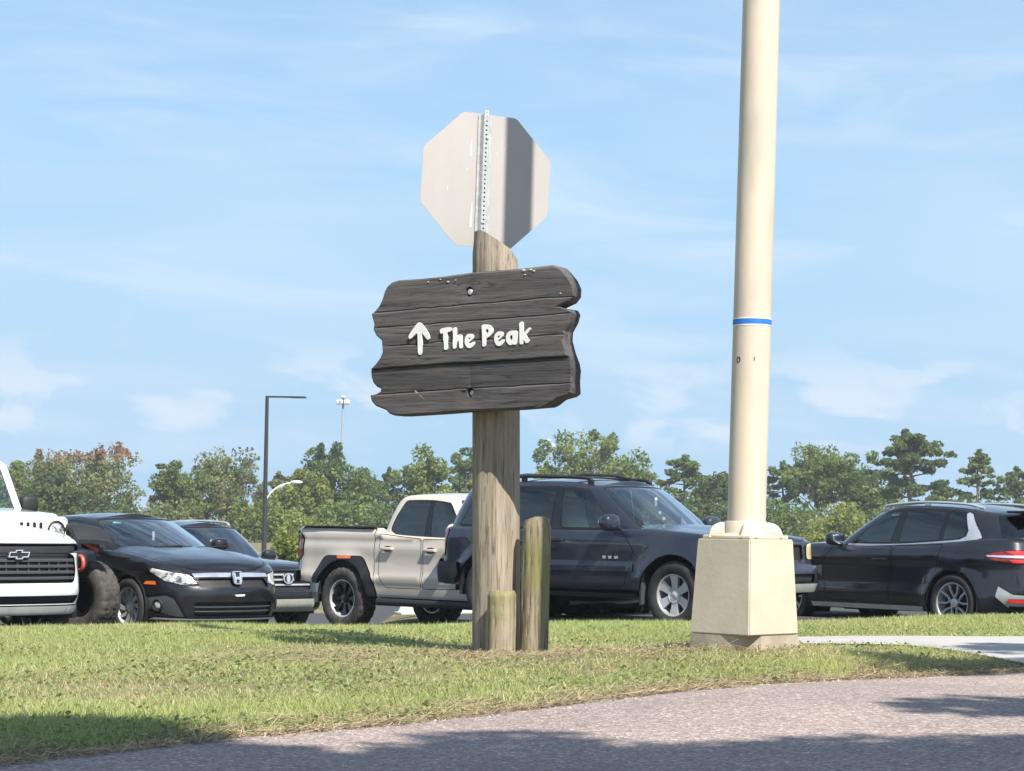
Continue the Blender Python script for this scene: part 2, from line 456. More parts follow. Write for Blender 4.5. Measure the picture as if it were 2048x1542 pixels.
class Body:
    def __init__(s, plan, side, front, rear, ztop, zb, rtop=.05, wheels=(), arch=.36, flare=.02, zw=.33, crease=None):
        full = [(plan[2][0], -plan[2][1]), (plan[1][0], -plan[1][1])] + list(plan) + [(plan[-2][0], -plan[-2][1]), (plan[-3][0], -plan[-3][1])]
        q = np.array(full, float); ch = np.concatenate([[0], np.cumsum(np.linalg.norm(np.diff(q, axis=0), axis=1) ** .75)])
        cx, cy = Cub(list(zip(ch, q[:, 0])), False), Cub(list(zip(ch, q[:, 1])), False)
        t = np.linspace(ch[2], ch[-3], 1600); X, Y = cx(t), cy(t)
        S = np.concatenate([[0], np.cumsum(np.hypot(np.diff(X), np.diff(Y)))])
        s.S, s.X, s.Y, s.ST = S, X, Y, S[-1]
        s.side, s.front, s.rear = Cub(side), Cub(front), Cub(rear)
        s.zt, s.zbf = Cub(ztop, True), (Cub(zb) if hasattr(zb, '__len__') else (lambda x, z=zb: np.full(np.shape(x), z)))
        s.r = rtop; s.wheels = wheels; s.arch = arch; s.flare = flare; s.zw = zw
    def C(s, a):
        a = np.abs(a); return np.interp(a, s.S, s.X), np.interp(a, s.S, s.Y)
    def P(s, S, z):
        S = np.asarray(S, float); z = np.asarray(z, float); a = np.clip(np.abs(S), 0, s.ST); sg = np.where(S < 0, -1., 1.)
        e = .02
        x, y = s.C(a); xa, ya = s.C(np.maximum(a - e, 0)); xb, yb = s.C(np.minimum(a + e, s.ST))
        ya = np.where(a < e, -np.interp(e - a, s.S, s.Y), ya); xa = np.where(a < e, np.interp(e - a, s.S, s.X), xa)
        rb = a + e - s.ST
        yb = np.where(rb > 0, -np.interp(s.ST - rb, s.S, s.Y), yb); xb = np.where(rb > 0, np.interp(s.ST - rb, s.S, s.X), xb)
        tx, ty = xb - xa, yb - ya; l = np.hypot(tx, ty) + 1e-12; nx, ny = ty / l, -tx / l
        wf, wr = np.maximum(nx, 0) ** 2, np.maximum(-nx, 0) ** 2; ws = np.maximum(1 - wf - wr, 0)
        d = wf * s.front(z) + wr * s.rear(z) + ws * s.side(z)
        zt = s.zt(x); ee = np.clip((z - (zt - s.r)) / s.r, 0, .985); d = d + s.r * (1 - np.sqrt(1 - ee * ee))
        for wx in s.wheels:
            rr = np.hypot(x - wx, z - s.zw)
            d = d - ws * s.flare * np.exp(-((rr - s.arch) / .10) ** 2)
        return np.stack([x - nx * d, (y - ny * d) * sg, z], -1)
    def M(s, S, z):
        p = s.P(S, z); e = 4e-3
        du = s.P(S + e, z) - s.P(S - e, z); dz = s.P(S, z + e) - s.P(S, z - e)
        n = np.cross(du, dz); n /= np.linalg.norm(n, axis=-1, keepdims=True) + 1e-12
        return p, n
    def sx(s, x):                                       # arc length on the left flank at station x
        i = np.argmax(s.Y); return float(np.interp(-x, -s.X, s.S))
    def sy(s, y):                                       # arc length across the front at y
        k = np.argmax(s.Y); return float(np.interp(y, s.Y[:k], s.S[:k]))
    def flank(s, pts, sides=(1, -1)):
        return [[(sg * s.sx(x), z) for x, z in pts] for sg in sides]
    def face(s, pts, sides=(1, -1)): return [[(sg * a, z) for a, z in pts] for sg in sides]
    def rearp(s, pts, sides=(1, -1)): return [[(sg * (s.ST - a), z) for a, z in pts] for sg in sides]
    def arcpoly(s, wx, r, zlow, n=22, sq=1.0):
        p = []
        a0 = math.asin(max(-1, min(1, (zlow - s.zw) / r)))
        for i in range(n + 1):
            a = a0 + (math.pi - 2 * a0) * i / n
            p.append((wx + r * math.cos(a), s.zw + r * math.sin(a)))
        return p
    def domain(s, step=.04):
        k = int(s.ST / step); a = np.linspace(-s.ST, s.ST, 2 * k + 1); x, _ = s.C(a)
        top = list(zip(a, s.zt(x))); bot = list(zip(a, s.zbf(x)))
        return bot + top[::-1]
    def top_rows(s, a0, a1, n=24, m=15, crown=.04, zoff=0, q1=1., q0=None, bulge=None):
        """sheet between the two top edges from station a0 to a1; returns verts, faces"""
        v = []; a = np.linspace(a0, a1, n); x, _ = s.C(a); e = s.P(a, s.zt(x))
        Q = np.linspace(-q1, q1, m) if q0 is None else np.linspace(q0, q1, m)
        for i in range(n):
            w = e[i, 1]; c = crown * min(1, w / .45)
            for q in Q:
                z = e[i, 2] + c * (1 - q * q) + zoff
                if bulge: z += bulge(e[i, 0], q * w)
                v.append((e[i, 0], q * w, z))
        f = [(i * m + j, (i + 1) * m + j, (i + 1) * m + j + 1, i * m + j + 1) for i in range(n - 1) for j in range(m - 1)]
        return v, f
    def ledge(s, a0, a1, w=.09, drop=.0, n=60):
        a = np.linspace(a0, a1, n); x, _ = s.C(a); zt = s.zt(x); p = s.P(a, zt); p2 = s.P(a, zt - s.r * 1.0)
        v = []; 
        for i in range(n):
            t = p[min(i + 1, n - 1)] - p[max(i - 1, 0)]; nn = np.array((t[1], -t[0], 0)); nn /= np.linalg.norm(nn) + 1e-9
            v += [p[i], p[i] - nn * w + np.array((0, 0, -drop))]
        f = [(2 * i, 2 * i + 2, 2 * i + 3, 2 * i + 1) for i in range(n - 1)]
        v2 = [(q[0], -q[1], q[2]) for q in v]
        return v + v2, f + [tuple(len(v) + k for k in q[::-1]) for q in f]

class House:
    """greenhouse: stations (x0,y0,z0, x1,y1,z1) from windshield centre round the left side to the tail centre"""
    def __init__(s, st, bulge=.03, rtop=.05):
        q = np.array(st, float); n = len(q)
        full = np.concatenate([[q[1] * (1, -1, 1, 1, -1, 1)], q, [q[-2] * (1, -1, 1, 1, -1, 1)]])
        k = np.arange(-1, n + 1)
        s.c = [Cub(list(zip(k, full[:, i])), False) for i in range(6)]; s.n = n; s.b = bulge; s.r = rtop
        t = np.linspace(0, n - 1, 400); L = np.concatenate([[0], np.cumsum(np.hypot(np.diff(s.c[0](t)), np.diff(s.c[1](t))))])
        s.t, s.L = t, L; s.H = float(np.mean(q[:, 5] - q[:, 2]))
    def u(s, t): return float(np.sign(t) * np.interp(abs(t), s.t, s.L))
    def P(s, u, w):
        u = np.asarray(u, float); h = np.asarray(w, float) / s.H; sg = np.where(u < 0, -1., 1.)
        t = np.interp(np.abs(u), s.L, s.t); a = [c(t) for c in s.c]
        e = .03; ta, tb = t - e, t + e
        dx = s.c[0](tb) - s.c[0](ta); dy = s.c[1](tb) - s.c[1](ta); l = np.hypot(dx, dy) + 1e-9; nx, ny = dy / l, -dx / l
        d = -s.b * 4 * h * (1 - h); r = s.r / s.H; ee = np.clip((h - (1 - r)) / r, 0, .985); d = d + s.r * (1 - np.sqrt(1 - ee * ee))
        x = a[0] + (a[3] - a[0]) * h - nx * d; y = a[1] + (a[4] - a[1]) * h - ny * d; z = a[2] + (a[5] - a[2]) * h
        return np.stack([x, y * sg, z], -1)
    def M(s, u, w):
        p = s.P(u, w); e = 3e-3
        du = s.P(u + e, w) - s.P(u - e, w); dz = s.P(u, w + e) - s.P(u, w - e); n = np.cross(du, dz)
        n /= np.linalg.norm(n, axis=-1, keepdims=True) + 1e-12; return p, n
    def domain(s): 
        T = s.L[-1]; k = 60; a = np.linspace(-T, T, 2 * k + 1); return [(x, 0.) for x in a] + [(x, s.H) for x in a[::-1]]
    def quad(s, t0, t1, h0, h1, r=.05, sides=(1, -1), lean=0, lean1=None):
        l1 = lean if lean1 is None else lean1
        q = [(s.u(t0), h0 * s.H), (s.u(t1), h0 * s.H), (s.u(t1 + l1), h1 * s.H), (s.u(t0 + lean), h1 * s.H)]
        q = rpoly(q, r); return [[(a * sg, b) for a, b in q] for sg in sides]
    def poly(s, pts, r=.05, sides=(1, -1)):
        q = rpoly([(s.u(t), h * s.H) for t, h in pts], r); return [[(a * sg, b) for a, b in q] for sg in sides]
    def wind(s, t, h0, h1, r=.06, t2=None):
        t2 = t2 or t
        return [rpoly([(-s.u(t), h0 * s.H), (s.u(t), h0 * s.H), (s.u(t2), h1 * s.H), (-s.u(t2), h1 * s.H)], r)]
    def roof(s, crown=.03, n=40, m=17):
        t = np.linspace(0, s.n - 1, n); u = np.interp(t, s.t, s.L); e = s.P(u, np.full(n, s.H)); v = []
        for i in range(n):
            for q in np.linspace(-1, 1, m): v.append((e[i, 0], q * e[i, 1], e[i, 2] + crown * (1 - q * q) * min(1, e[i, 1] / .3)))
        return v, [(i * m + j, (i + 1) * m + j, (i + 1) * m + j + 1, i * m + j + 1) for i in range(n - 1) for j in range(m - 1)]

def tyre_mesh(r, rr, w, rough=False, seg=96):
    sw = w / 2; k = r - rr
    prof = [(rr - .005, -sw * .72), (rr + .02 * k, -sw * .84), (rr + .25 * k, -sw * .98), (rr + .5 * k, -sw * 1.04), (rr + .75 * k, -sw * 1.0), (rr + .92 * k, -sw * .9)]
    rows = 9; b = MB(); v = []
    tread = [(-.78 + 1.56 * i / (rows - 1)) * sw for i in range(rows)]
    full = prof + [(None, y) for y in tread] + [(a, -h) for a, h in prof[::-1]]
    for pi, (a, h) in enumerate(full):
        for s_ in range(seg):
            an = 2 * math.pi * s_ / seg
            if a is None:
                i = pi - len(prof); q = r - .012 * (abs(h) / sw) ** 3
                if rough:
                    ph = (s_ + (i // 2) * 2) % 4
                    if (i % 3 == 1 and False) or ph >= 3 or (i in (2, 6) and s_ % 2): q -= .013
                else:
                    if i in (2, 4, 6): q -= .008
            else:
                q = a
                if rough and abs(h) > sw * .85 and a > rr + .7 * k and s_ % 4 >= 3: q -= .01
            v.append((q * math.cos(an), h, q * math.sin(an)))
    n = len(full)
    f = [(i * seg + s_, (i + 1) * seg + s_, (i + 1) * seg + (s_ + 1) % seg, i * seg + (s_ + 1) % seg) for i in range(n - 1) for s_ in range(seg)]
    b.add(v, f); return b
def spoke_prism(b, poly, y_out, thick, dish=.03, rmax=.22):
    def fn(x, z, d):
        q = math.hypot(x, z); return (x, d - dish * (1 - (q / rmax) ** 2), z)
    b.prism(dens(poly, .05), y_out, y_out - thick, fn)
def rot2(poly, a): c, s = math.cos(a), math.sin(a); return [(x * c - y * s, x * s + y * c) for x, y in poly]
def wheel_rim(kind, rr, w):
    """returns list of (name, MB, material) facing +y"""
    o = w * .42; bar = MB()
    bar.lathe([(rr * 1.03, o - .01), (rr * 1.02, o + .004), (rr * .965, o), (rr * .93, o - .03), (rr * .88, -o), (rr * .95, -o)], 48, 'y')
    back = MB(); back.lathe([(rr * .9, o - .13), (.001, o - .13)], 32, 'y')
    face = MB(); hub = MB()
    if kind == 'swirl':
        for k in range(10):
            a = 2 * math.pi * k / 10; wd = .020 if k % 2 else .030
            spoke_prism(face, rot2([(.04, -.018), (rr * .55, -wd * .6 - .03), (rr * .95, -wd * .5 - .005), (rr * .95, wd * 1.1), (rr * .55, wd * .5 - .01), (.04, .018)], a), o - .012, .03, .02, rr)
        mats = ('alloy', 'black_alloy')
    elif kind == 'six':
        for k in range(6):
            a = 2 * math.pi * k / 6 + .52
            spoke_prism(face, rot2([(.05, -.04), (rr * .6, -.045), (rr * .95, -.062), (rr * .95, .062), (rr * .6, .045), (.05, .04)], a), o - .012, .04, .02, rr)
        face.lathe([(.085, o - .02), (.085, o - .045)], 24, 'y')
        mats = ('silver', 'silver')
    elif kind == 'ydouble':
        for k in range(5):
            a = 2 * math.pi * k / 5 + math.pi / 2
            for sg in (1, -1):
                spoke_prism(face, rot2([(.03, -.012 * sg), (.08, .010 * sg - .012), (rr * .5, .045 * sg - .013), (rr * .95, .078 * sg - .012), (rr * .95, .078 * sg + .014), (rr * .5, .045 * sg + .013), (.08, .010 * sg + .014), (.03, .012 * sg)], a), o - .01, .03, .03, rr)
        mats = ('alloy', 'black_alloy')
    elif kind == 'rugged':
        for k in range(8):
            a = 2 * math.pi * k / 8
            spoke_prism(face, rot2([(.04, -.022), (rr * .5, -.018), (rr * .7, -.035), (rr * .93, -.05), (rr * .93, .05), (rr * .7, .035), (rr * .5, .018), (.04, .022)], a), o - .02, .04, .03, rr)
        mats = ('black_alloy', 'alloy')
    else:
        for k in range(5):
            a = 2 * math.pi * k / 5
            spoke_prism(face, rot2([(.04, -.04), (rr * .94, -.05), (rr * .94, .05), (.04, .04)], a), o - .015, .03, .02, rr)
        mats = ('black_alloy', 'black_alloy')
    hub.lathe([(.001, o - .018), (.04, o - .02), (.055, o - .03), (.06, o - .06)], 20, 'y')
    for k in range(5):
        a = 2 * math.pi * k / 5 + .3
        hub.lathe([(.001, o - .03), (.012, o - .03), (.012, o - .05)], 6, 'y', (.078 * math.cos(a), 0, .078 * math.sin(a)))
    return [('rim', bar, mats[1] if kind in ('rugged', 'six') else mats[0]), ('brake_disc', back, 'grey_plastic' if kind == 'six' else 'seam'), ('spokes', face, mats[0]), ('hub_cap', hub, mats[0])]
def put_wheels(root, xs, yt, r, rr, w, kind, rough=False, rub='rubber', steer=0.):
    parts = [('tyre', tyre_mesh(r, rr, w, rough), rub)] + wheel_rim(kind, rr, w)
    first = None; res = []
    for x in xs:
        for sg in (1, -1):
            e = empty('wheel', (x, sg * yt, r), (0 if sg > 0 else math.pi) + (steer if x == xs[0] else 0), parent=root)
            if first is None:
                first = [fixn(b.obj(n, m, e, 40)) for n, b, m in parts]
            else:
                for o in first:
                    c = o.copy(); link(c); c.parent = e
            res.append(e)
    return res
def wheel_wells(root, body, xs, r, yin, zlow):
    for x in xs:
        for sg in (1, -1):
            p = body.arcpoly(x, r + .004, zlow, 18); b = MB(); v = []
            yo = abs(float(body.P(np.array(body.sx(x)), np.array(body.zw + r)).reshape(-1)[1])) - .01
            for y in (yo, yin):
                v += [(q[0], sg * y, q[1]) for q in p]
            n = len(p); f = [(i, i + 1, n + i + 1, n + i) for i in range(n - 1)] + [tuple(range(n, 2 * n))]
            b.add(v, f); b.obj('wheel_well', 'seam', root)
def seats(root, rows, z, mat='interior', w=.52, roof=1.3):
    for x, ys in rows:
        for y in ys:
            e = MB(); e.rbox((x + .05, y, z + .12), (.5, w, .16), .05)
            m3 = Matrix.Rotation(R(-18), 3, 'Y')
            e.rbox((x - .24, y, z + .42), (.13, w * .92, .58), .05, 3, m3)
            e.rbox((x - .35, y, z + .80), (.09, w * .5, .17), .04, 3, m3)
            e.obj('seat', mat, root)
def steering(root, x, y, z, tilt=25):
    b = MB(); m3 = Matrix.Rotation(R(90 - tilt), 3, 'Y'); pts = []
    for k in range(25):
        a = 2 * math.pi * k / 24; pts.append(m3 @ Vector((math.cos(a) * .18, math.sin(a) * .18, 0)) + Vector((x, y, z)))
    b.tube(pts, .016, 8, False); b.tube([Vector((x, y - .17, z)), Vector((x, y + .17, z))], .02, 6); b.ell((x, y, z), (.04, .06, .06), 10, 6)
    b.tube([Vector((x, y, z)), Vector((x + .35, y, z - .15))], .03, 6)
    b.obj('steering_wheel', 'plastic', root)
def mirror(root, x, y, z, sg, mat, d=(.07, .12, .085), arm=.1):
    b = MB(); c = (x, sg * (y + arm + d[1] * .6), z + d[2] * .7)
    b.ell(c, d, 18, 12, None, .7); b.tube([(x + .02, sg * (y - .02), z), (x, sg * (y + arm * .8), z + d[2] * .3), c], [.03, .028, .02], 8)
    o = b.obj('side_mirror', mat, root)
    g = MB(); g.ell((c[0] - d[0] * .93, c[1], c[2]), (.012, d[1] * .84, d[2] * .8), 14, 8, None, .8); g.obj('mirror_glass', 'mirror_glass', o)
    return o
def handle(body, x, z, sg, mat, par, l=.2, h=.03, cup=True):
    p, n = body.M(np.array([sg * body.sx(x)]), np.array([z])); p, n = Vector(p[0]), Vector(n[0])
    t = Vector((1, 0, 0)); t = (t - n * t.dot(n)).normalized(); up = n.cross(t); m3 = Matrix((t, n, up)).transposed()
    b = MB(); b.rbox(p + n * .026, (l, .022, h), .01, 2, m3)
    for k in (-1, 1): b.rbox(p + n * .012 + t * k * l * .42, (.03, .034, h * .9), .008, 2, m3)
    o = b.obj('handle', mat, par)
    if cup:
        c = MB(); c.ell(p, (l * .42, .004, h * .95), 16, 8, m3); c.obj('handle_recess', 'seam', o)
    return o
def stick(body, S, z, poly, depth, name, mat, par, hole=None, off=.0):
    """small emblem or badge fixed on the body surface"""
    p, n = body.M(np.array([S]), np.array([z])); p, n = Vector(p[0]), Vector(n[0])
    if abs(n.z) > .01: n = Vector((n.x, n.y, n.z * .4)).normalized()
    t = Vector((0, 0, 1)).cross(n).normalized(); up = n.cross(t)
    fn = lambda a, b, d: tuple(p + t * a + up * b + n * (d + off))
    return slab(name, poly, [hole] if hole else [], depth, -.004, fn, mat, par)
def ellp(a, b, n=24, cx=0, cy=0): return [(cx + a * math.cos(2 * math.pi * k / n), cy + b * math.sin(2 * math.pi * k / n)) for k in range(n)]
def rect(x0, x1, z0, z1): return [(x0, z0), (x1, z0), (x1, z1), (x0, z1)]
def smooth_pts(pts, n=24):
    k = range(len(pts)); c = [Cub(list(zip(k, [p[i] for p in pts])), False) for i in range(len(pts[0]))]
    return [tuple(float(q(t)) for q in c) for t in np.linspace(0, len(pts) - 1, n)]
def roof_rails(root, pts, r, mat):
    """raised rails with solid feet along both roof edges"""
    q = smooth_pts(pts, 28)
    for sg in (1, -1):
        b = MB(); b.tube([(x, sg * y, z) for x, y, z in q], r, 8)
        for k in (3, 14, 24): x, y, z = q[k]; b.rbox((x, sg * y, z - .03), (.09, .025, .06), .01, 2)
        b.obj('roof_rail', mat, root)
# ------------------------------------------------------------------ the vehicles
def common(root, B, H, mats, win, regions, du=.07, roof_crown=.03, hood=None, hood_bulge=None, ledge=None, body_name='body', house_name='cabin_frame'):
    out = shell_parts(B.M, B.domain(), regions, du, root, (body_name, mats))
    gh = shell_parts(H.M, H.domain(), win, .06, root, (house_name, mats))
    v, f = H.roof(roof_crown); mesh('roof', v, f, mats, root)
    if hood:
        a0, a1, cr = hood
        v, f = B.top_rows(a0, a1, 30, 21, cr, 0, .93, bulge=hood_bulge); mesh('hood', v, f, mats, root)
        for sg in (1, -1):
            v, f = B.top_rows(a0, a1, 30, 3, cr, 0, .945 * sg, sg, bulge=hood_bulge); fixn(mesh('fender_top', v, f, mats, root))
        v, f = B.top_rows(a0, a1, 20, 9, cr, -.012, .985, bulge=hood_bulge); mesh('hood_seal', v, f, 'seam', root)
    if ledge:
        v, f = B.ledge(*ledge); fixn(mesh('belt_ledge', v, f, mats, root))
    return out, gh
def underbody(root, x0, x1, w, z0, z1):
    MB().box(((x0 + x1) / 2, 0, (z0 + z1) / 2), (x1 - x0, w, z1 - z0)).obj('underbody', 'seam', root, smooth=False)

def sedan():
    root = empty('sedan')
    B = Body([(2.33, 0), (2.29, .36), (2.16, .63), (1.93, .80), (1.5, .875), (.6, .9), (-.6, .9), (-1.5, .875), (-1.95, .80), (-2.2, .62), (-2.29, .3), (-2.30, 0)],
             side=[(.16, .06), (.25, .03), (.40, .005), (.55, .02), (.68, .022), (.75, .0), (.86, .03), (1.0, .07), (1.1, .1)],
             front=[(.15, .14), (.22, .05), (.36, .02), (.50, .0), (.58, .03), (.62, .075), (.68, .10), (.72, .17), (.78, .30), (.84, .42)],
             rear=[(.2, .1), (.4, 0), (.6, .02), (.8, .04), (1., .1), (1.1, .16)],
             ztop=[(2.33, .745), (2.15, .775), (1.8, .845), (1.3, .925), (.85, .965), (.3, .965), (-.6, .975), (-1.3, 1.0), (-1.8, 1.03), (-2.3, 1.0)],
             zb=[(2.33, .19), (1.8, .17), (0, .17), (-1.8, .2), (-2.3, .3)], rtop=.05, wheels=(1.375, -1.325), arch=.365, flare=.022, zw=.325)
    H = House([(1.02, 0, .985, .22, 0, 1.355), (.95, .40, .975, .18, .33, 1.35), (.70, .70, .945, .03, .56, 1.335), (-.30, .765, .945, -.33, .60, 1.355), (-1.12, .75, .965, -.95, .58, 1.33), (-1.70, .63, 1.0, -1.22, .52, 1.28), (-1.92, .34, 1.02, -1.33, .3, 1.275), (-1.97, 0, 1.025, -1.36, 0, 1.275)], .03, .05)
    holes = [dict(name='arch', polys=B.flank(B.arcpoly(x, .365, .1)), hole=True, gap=0) for x in (1.375, -1.325)]
    reg = [
        dict(name='front_door', key='fd', polys=B.flank(rpoly([(.72, .24), (-.32, .22), (-.36, .968), (.60, .955), (.80, .75)], .05)), mat='black_paint'),
        dict(name='rear_door', key='rd', polys=B.flank(rpoly([(-.345, .22), (-.90, .24), (-1.12, .62), (-1.10, .985), (-.385, .968)], .05)), mat='black_paint'),
        dict(name='grille', polys=[rpoly(rect(-.50, .50, .565, .668), .02)], mat='plastic', push=-.03, flange=0, gap=.004),
        dict(name='grille_bar', key='bar', polys=[rpoly([(-.56, .672), (.56, .672), (.60, .715), (.3, .722), (-.3, .722), (-.60, .715)], .02)], mat='chrome', push=.012, gap=.004),
        dict(name='headlight', polys=B.face(rpoly([(.56, .665), (.50, .60), (.66, .575), (.92, .625), (1.14, .735), (1.10, .785), (.80, .735), (.62, .712)], .02)), mat='headlamp', push=.004),
        dict(name='lower_grille', polys=[rpoly(rect(-.56, .56, .235, .40), .04)], mat='plastic', push=-.04, gap=.006),
        dict(name='fog_pod', key='fog', polys=B.face(rpoly([(.62, .20), (.82, .225), (1.14, .30), (1.27, .39), (1.18, .47), (.88, .50), (.78, .46)], .03)), mat='grey_plastic', push=-.02),
        dict(name='lip', polys=[[(-1.15, .205), (1.15, .205), (1.05, .23), (.6, .222), (-.6, .222), (-1.05, .23)]], mat='satin', push=.02, gap=.003),
        dict(name='side_marker', polys=B.flank(rpoly([(1.86, .585), (1.66, .59), (1.70, .63), (1.84, .635)], .015)), mat='amber', push=.006, gap=.003),
        dict(name='tail_light', polys=B.rearp(rpoly([(.25, .76), (.95, .76), (.95, .93), (.3, .86)], .03)), mat='tail_red', push=.004),
    ] + holes
    win = [
        dict(name='windshield', polys=H.wind(1.72, .04, .965, .06, 1.78), mat='windshield', gap=.018, ring_push=-.002, flange=0),
        dict(name='pillar_cover', polys=H.quad(2.9, 3.12, .05, .90, .01), mat='black_alloy', gap=0, flange=0, push=.002),
        dict(name='front_window', polys=H.quad(2.28, 2.95, .06, .90, .04, lean=.02, lean1=.0), mat='clear_tint', gap=.016, ring_push=0, flange=0),
        dict(name='rear_window', polys=H.quad(3.06, 4.25, .06, .90, .05, lean=.0, lean1=-.12), mat='tint', gap=.016, ring_push=0, flange=0),
        dict(name='back_window', polys=H.quad(5.35, 6.999, .08, .93, .03), mat='clear_tint', gap=0, flange=0),
    ]
    P = 'black_paint'
    out, gh = common(root, B, H, P, win, reg, .065, .045, (0.0, B.sx(.55), .05), lambda x, y: .018 * math.exp(-((abs(y) - .48) / .16) ** 2) * min(1, max(0, (2.2 - x))), (B.sx(.75), B.sx(-1.2), .12))
    v, f = B.top_rows(B.sx(-1.25), B.ST, 14, 13, .03); mesh('trunk_lid', v, f, P, root)
    wheel_wells(root, B, (1.375, -1.325), .365, .45, .1)
    put_wheels(root, (1.375, -1.325), .79, .325, .222, .215, 'swirl')
    underbody(root, -2.1, 2.05, 1.0, .17, .45); MB().box((-.3, 0, .5), (2.3, 1.5, .12)).obj('floor_pan', 'interior', root)
    MB().rbox((.72, 0, .86), (.5, 1.36, .18), .06).obj('dashboard', 'interior', root)
    seats(root, [(-.15, (.37, -.37))], .46); seats(root, [(-.88, (.37, -.37))], .34)
    steering(root, .35, .37, .88)
    MB().rbox((.28, 0, 1.24), (.03, .22, .06), .02).obj('rear_view_mirror', 'plastic', root)
    MB().rbox((.52, .02, 1.13), (.008, .035, .11), .003).obj('hanging_tag', 'paper', root)
    MB().box((.30, -.36, 1.275), (.02, .10, .03), Matrix.Rotation(R(60), 3, 'Y')).obj('toll_sticker', 'green_sticker', root)
    for sg in (1, -1):
        mirror(root, .62, .80, .985, sg, P, (.09, .11, .075), .05)
        handle(B, -.18, .80, sg, P, out['fd'] if sg > 0 else out['fd1']); handle(B, -.98, .82, sg, P, out['rd'] if sg > 0 else out['rd1'])
        p, n = B.M(np.array([sg * 1.0]), np.array([.36])); p, n = Vector(p[0]), Vector(n[0]); m3 = n.to_track_quat('Y', 'Z').to_matrix()
        b = MB(); b.lathe([(.072, .0), (.066, .018), (.05, .012), (.046, -.02)], 24, 'y'); b.v = [tuple(m3 @ Vector(q) + p) for q in b.v]
        fp = out['fog'] if sg > 0 else out['fog1']; fixn(b.obj('fog_lamp_ring', 'plastic', fp))
        b = MB(); b.ell(p - n * .005, (.046, .046, .046), 14, 8, m3 @ Matrix.Scale(.35, 3, (0, 1, 0))); b.obj('fog_lamp', 'headlamp', fp)
    for z in (.29, .34): 
        b = MB(); S = np.linspace(-.55, .55, 20); b.tube([Vector(q) for q in (B.M(S, np.full(20, z))[0] + B.M(S, np.full(20, z))[1] * -.02)], .008, 6); b.obj('grille_slat', 'grey_plastic', out['lower_grille'])
    h = [(-.055, .06), (-.03, .06), (-.026, .012), (.026, .012), (.03, .06), (.055, .06), (.04, -.055), (.018, -.055), (.021, -.018), (-.021, -.018), (-.018, -.055), (-.04, -.055)]
    stick(B, 0, .665, rpoly([(-.075, .075), (.075, .075), (.055, -.07), (-.055, -.07)], .03), .014, 'emblem_plate', 'plastic', out['bar'], off=.02)
    stick(B, 0, .665, h, .03, 'emblem', 'chrome', out['bar'], off=.02)
    fr = rpoly([(-.07, .078), (.07, .078), (.052, -.072), (-.052, -.072)], .03); stick(B, 0, .665, fr, .028, 'emblem_frame', 'chrome', out['bar'], inset(fr, .009), off=.02)
    stick(B, .0, .475, [(-.07, .008), (.07, .012), (.06, -.01), (-.05, -.012)], .006, 'bumper_scuff', 'paper', root)
    for sg in (.30, -.38):
        b = MB(); b.tube([(1.02, sg, 1.0), (.98, sg + .5, 1.02)], .010, 5); b.obj('wiper', 'plastic', root)
    return root

